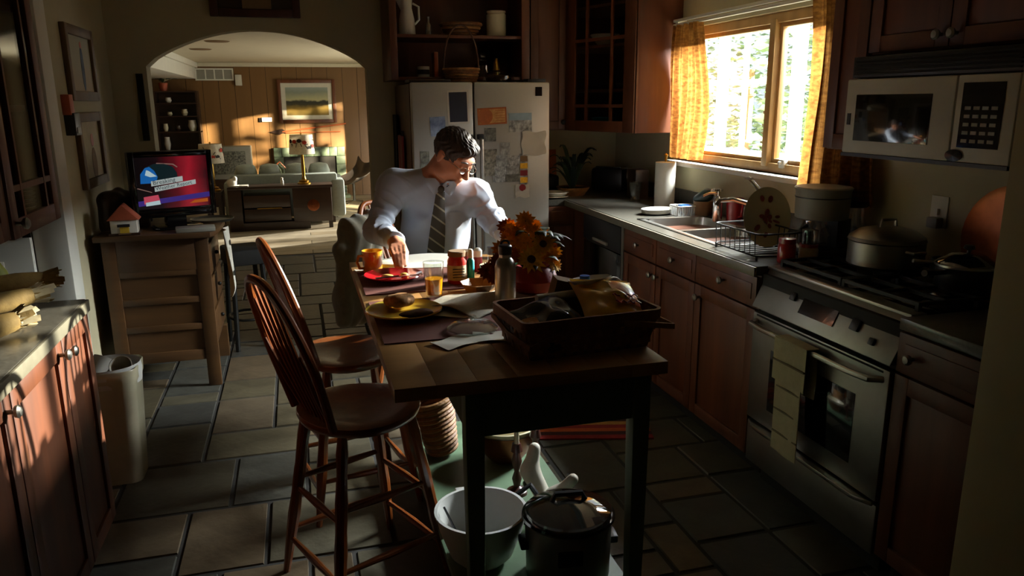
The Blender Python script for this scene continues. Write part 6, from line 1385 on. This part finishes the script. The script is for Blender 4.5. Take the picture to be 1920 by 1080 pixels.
# cloth folds on the shirt
V = np.zeros(len(me.vertices)*3, np.float32); me.vertices.foreach_get('co', V); V = V.reshape(-1, 3)
N_ = np.zeros(len(me.vertices)*3, np.float32); me.vertex_normals.foreach_get('vector', N_); N_ = N_.reshape(-1, 3)
shirt = np.zeros(len(V)); cnt = np.zeros(len(V))
for p in me.polygons:
    for i in p.vertices: shirt[i] += p.material_index == SH; cnt[i] += 1
shirt = shirt/np.maximum(cnt, 1)
def seg_t(A, B): ab = B-A; return ((V-A)@ab)/(ab@ab), np.linalg.norm(V-(A+np.clip(((V-A)@ab)/(ab@ab), 0, 1)[:, None]*ab), axis=1)
dsp = np.zeros(len(V)); rg = np.random.RandomState(3)
for A, B in ((shL, elL), (elL, wrL), (shR, elR), (elR, wrR)):
    tt, dd = seg_t(A, B); w = np.exp(-(dd/.075)**2)*((tt > -.1) & (tt < 1.1)); ln = np.linalg.norm(B-A)
    ph = np.sin(V[:, 0]*31+V[:, 2]*27)*1.3+np.sin(V[:, 1]*41+V[:, 2]*19)*.9
    dsp += w*(.012*(1-np.abs(np.sin(tt*ln*42+ph*.8)))**2+.010*(1-np.abs(np.sin(tt*ln*25+ph*1.1+2)))**2-.006)
tor = np.exp(-(((V-chest)/np.array([.2, .2, .25]))**2).sum(1))
wv = np.sin(V[:, 0]*18-V[:, 2]*22+1.5*np.sin(V[:, 2]*14)+.5); dsp += tor*(.016*np.maximum(wv, 0)**3+.005*np.sin(V[:, 0]*52+V[:, 2]*24+np.sin(V[:, 2]*30)))
V2 = V+N_*(dsp*shirt)[:, None]; me.vertices.foreach_set('co', V2.astype(np.float32).ravel()); me.update()
body = obj('body', me, None, t)
tree = BVHTree.FromPolygons([tuple(p) for p in V2], [tuple(p.vertices) for p in me.polygons])
cam0 = Vector((0, 0, HC))
def on(px, py, off=.006, fall=3.4):
    d = ray(px, py).normalized(); h = tree.ray_cast(cam0, d)
    q = h[0] if h[0] is not None and h[3] > 2.8 else PY(px, py, fall); return q-d*off
# hair
fh = Field(hc-.17, hc+.17, .004)
fh.ell(H(-.016, 0, .028), (.106, .084, .092), RM, .02).ell(H(.05, .008, .074), (.044, .052, .028), RM, .02).ell(H(.068, -.02, .06), (.026, .03, .02), RM, .02)
fh.ell(H(.116, 0, -.030), (.076, .086, .088), RM, .012, cut=True).ell(H(.03, 0, -.115), (.12, .12, .085), RM, .012, cut=True).ell(H(-.06, 0, -.15), (.14, .14, .085), RM, .01, cut=True)
for s_ in (-1, 1): fh.ell(H(-.008, s_*.088, -.018), (.022, .016, .034), RM, .006, cut=True)
hm = fh.mesh('hair', 'hair', 1)
co = np.zeros(len(hm.vertices)*3, np.float32); hm.vertices.foreach_get('co', co); co = co.reshape(-1, 3); nn = np.zeros_like(co).ravel(); hm.vertex_normals.foreach_get('vector', nn); nn = nn.reshape(-1, 3)
lc = (co-hc)@RM; st_ = np.sin(lc[:, 1]*380+6*np.sin(lc[:, 0]*40)+4*np.sin(lc[:, 2]*60))*.0016+np.sin(lc[:, 0]*190+lc[:, 1]*130+5*np.sin(lc[:, 2]*70))*.0014
co = co+nn*st_[:, None]; hm.vertices.foreach_set('co', co.astype(np.float32).ravel()); hm.update(); obj('hair', hm, None, t)
# spectacles
g = MB()
def Hv(a, s, u): return Vector(H(a, s, u))
for s_ in (-1, 1):
    g.tube([Hv(.109-.004*abs(math.cos(a*.3927)), s_*.034+.022*math.cos(a*.3927), -.010+.015*math.sin(a*.3927)) for a in range(16)], .0012, 5, closed=True)
    g.tube([Hv(.103, s_*.056, -.006), Hv(.06, s_*.076, -.002), Hv(-.005, s_*.084, .004)], .0013, 5)
g.tube([Hv(.108, -.012, -.006), Hv(.114, 0, -.002), Hv(.108, .012, -.006)], .0013, 5)
gl = obj('spectacles', g, 'steel', t)
for s_ in (-1, 1):
    pts = [Hv(.108, s_*.034+.021*math.cos(a*.3927), -.010+.014*math.sin(a*.3927)) for a in range(16)]; obj('lens', MB().add(pts, [tuple(range(16))]), 'pane', gl)
for s_ in (-1, 1):
    e = obj('eyebrow', MB().tube([Hv(.096, s_*.014, .020), Hv(.097, s_*.03, .024), Hv(.086, s_*.05, .019)], [.003, .004, .002], 6), 'hair', t)
# tie: knot, band, blade
def strip(rows, off, th): 
    g = MB(); n = 6
    pts = [[on(a+(b-a)*i/n, y, off+.004*math.sin(math.pi*i/n)) for i in range(n+1)] for (a, b, y) in rows]
    m_ = len(pts); v = [p for r_ in pts for p in r_]; bk = [p+Vector((0, .004, 0)) for p in v]; k_ = len(v)
    fs = [(j*(n+1)+i, j*(n+1)+i+1, (j+1)*(n+1)+i+1, (j+1)*(n+1)+i) for j in range(m_-1) for i in range(n)]
    return g.add(v+bk, fs+[tuple(x+k_ for x in q[::-1]) for q in fs])
obj('tie', strip([(818, 834, 360), (816, 834, 372), (813, 834, 390), (809, 835, 412), (806, 835, 434), (803, 834, 456), (801, 833, 474)], .010, 0), 'tie', t, angle=80)
kc = on(826, 355, .012); obj('tie_knot', MB().sphere(tuple(kc), (.019, .012, .017), 14, 9), 'tie', t)
obj('collar', strip([(796, 816, 334), (799, 824, 343), (804, 827, 352), (812, 818, 364)], .016, 0), 'shirt', t, angle=80)
obj('collar', strip([(838, 852, 340), (830, 856, 347), (831, 853, 356), (842, 846, 366)], .016, 0), 'shirt', t, angle=80)
obj('tie_band', strip([(804, 812, 345), (806, 820, 350), (812, 822, 358)], .013, 0), 'collar_dark', t); obj('tie_band', strip([(838, 845, 347), (832, 844, 351), (830, 838, 357)], .013, 0), 'collar_dark', t)
obj('shirt_pocket', strip([(843, 868, 397), (843, 868, 399), (844, 866, 420), (849, 861, 427)], .003, 0), 'shirt', t, angle=80)
# ------------------------------------------------------------------ jacket over the stool back
fj = Field((.02, 3.42, .22), (.52, 3.98, 1.12), .008)
c0 = P(668, 415, 3.74)
fj.cone(P(655, 432, 3.68), P(692, 416, 3.82), .05, .06, .05).cone(P(655, 440, 3.68), P(650, 560, 3.64), .055, .06, .05).cone(P(695, 430, 3.8), P(695, 560, 3.76), .065, .07, .05)
fj.cone(P(640, 470, 3.62), P(652, 600, 3.60), .04, .045, .04).cone(P(668, 430, 3.72), P(668, 590, 3.68), .06, .06, .05)
jm = fj.mesh('hanging_jacket', 'jacket', 2)
co = np.zeros(len(jm.vertices)*3, np.float32); jm.vertices.foreach_get('co', co); co = co.reshape(-1, 3); nn = np.zeros_like(co).ravel(); jm.vertex_normals.foreach_get('vector', nn); nn = nn.reshape(-1, 3)
co = co+nn*(np.sin(co[:, 0]*60+co[:, 1]*35+np.sin(co[:, 2]*18)*2)*.007+np.sin(co[:, 0]*25-co[:, 2]*14)*.006)[:, None]; jm.vertices.foreach_set('co', co.astype(np.float32).ravel()); jm.update()
obj('hanging_jacket', jm, None, label='dark olive jacket draped over the back of the man stool', cat='jacket')
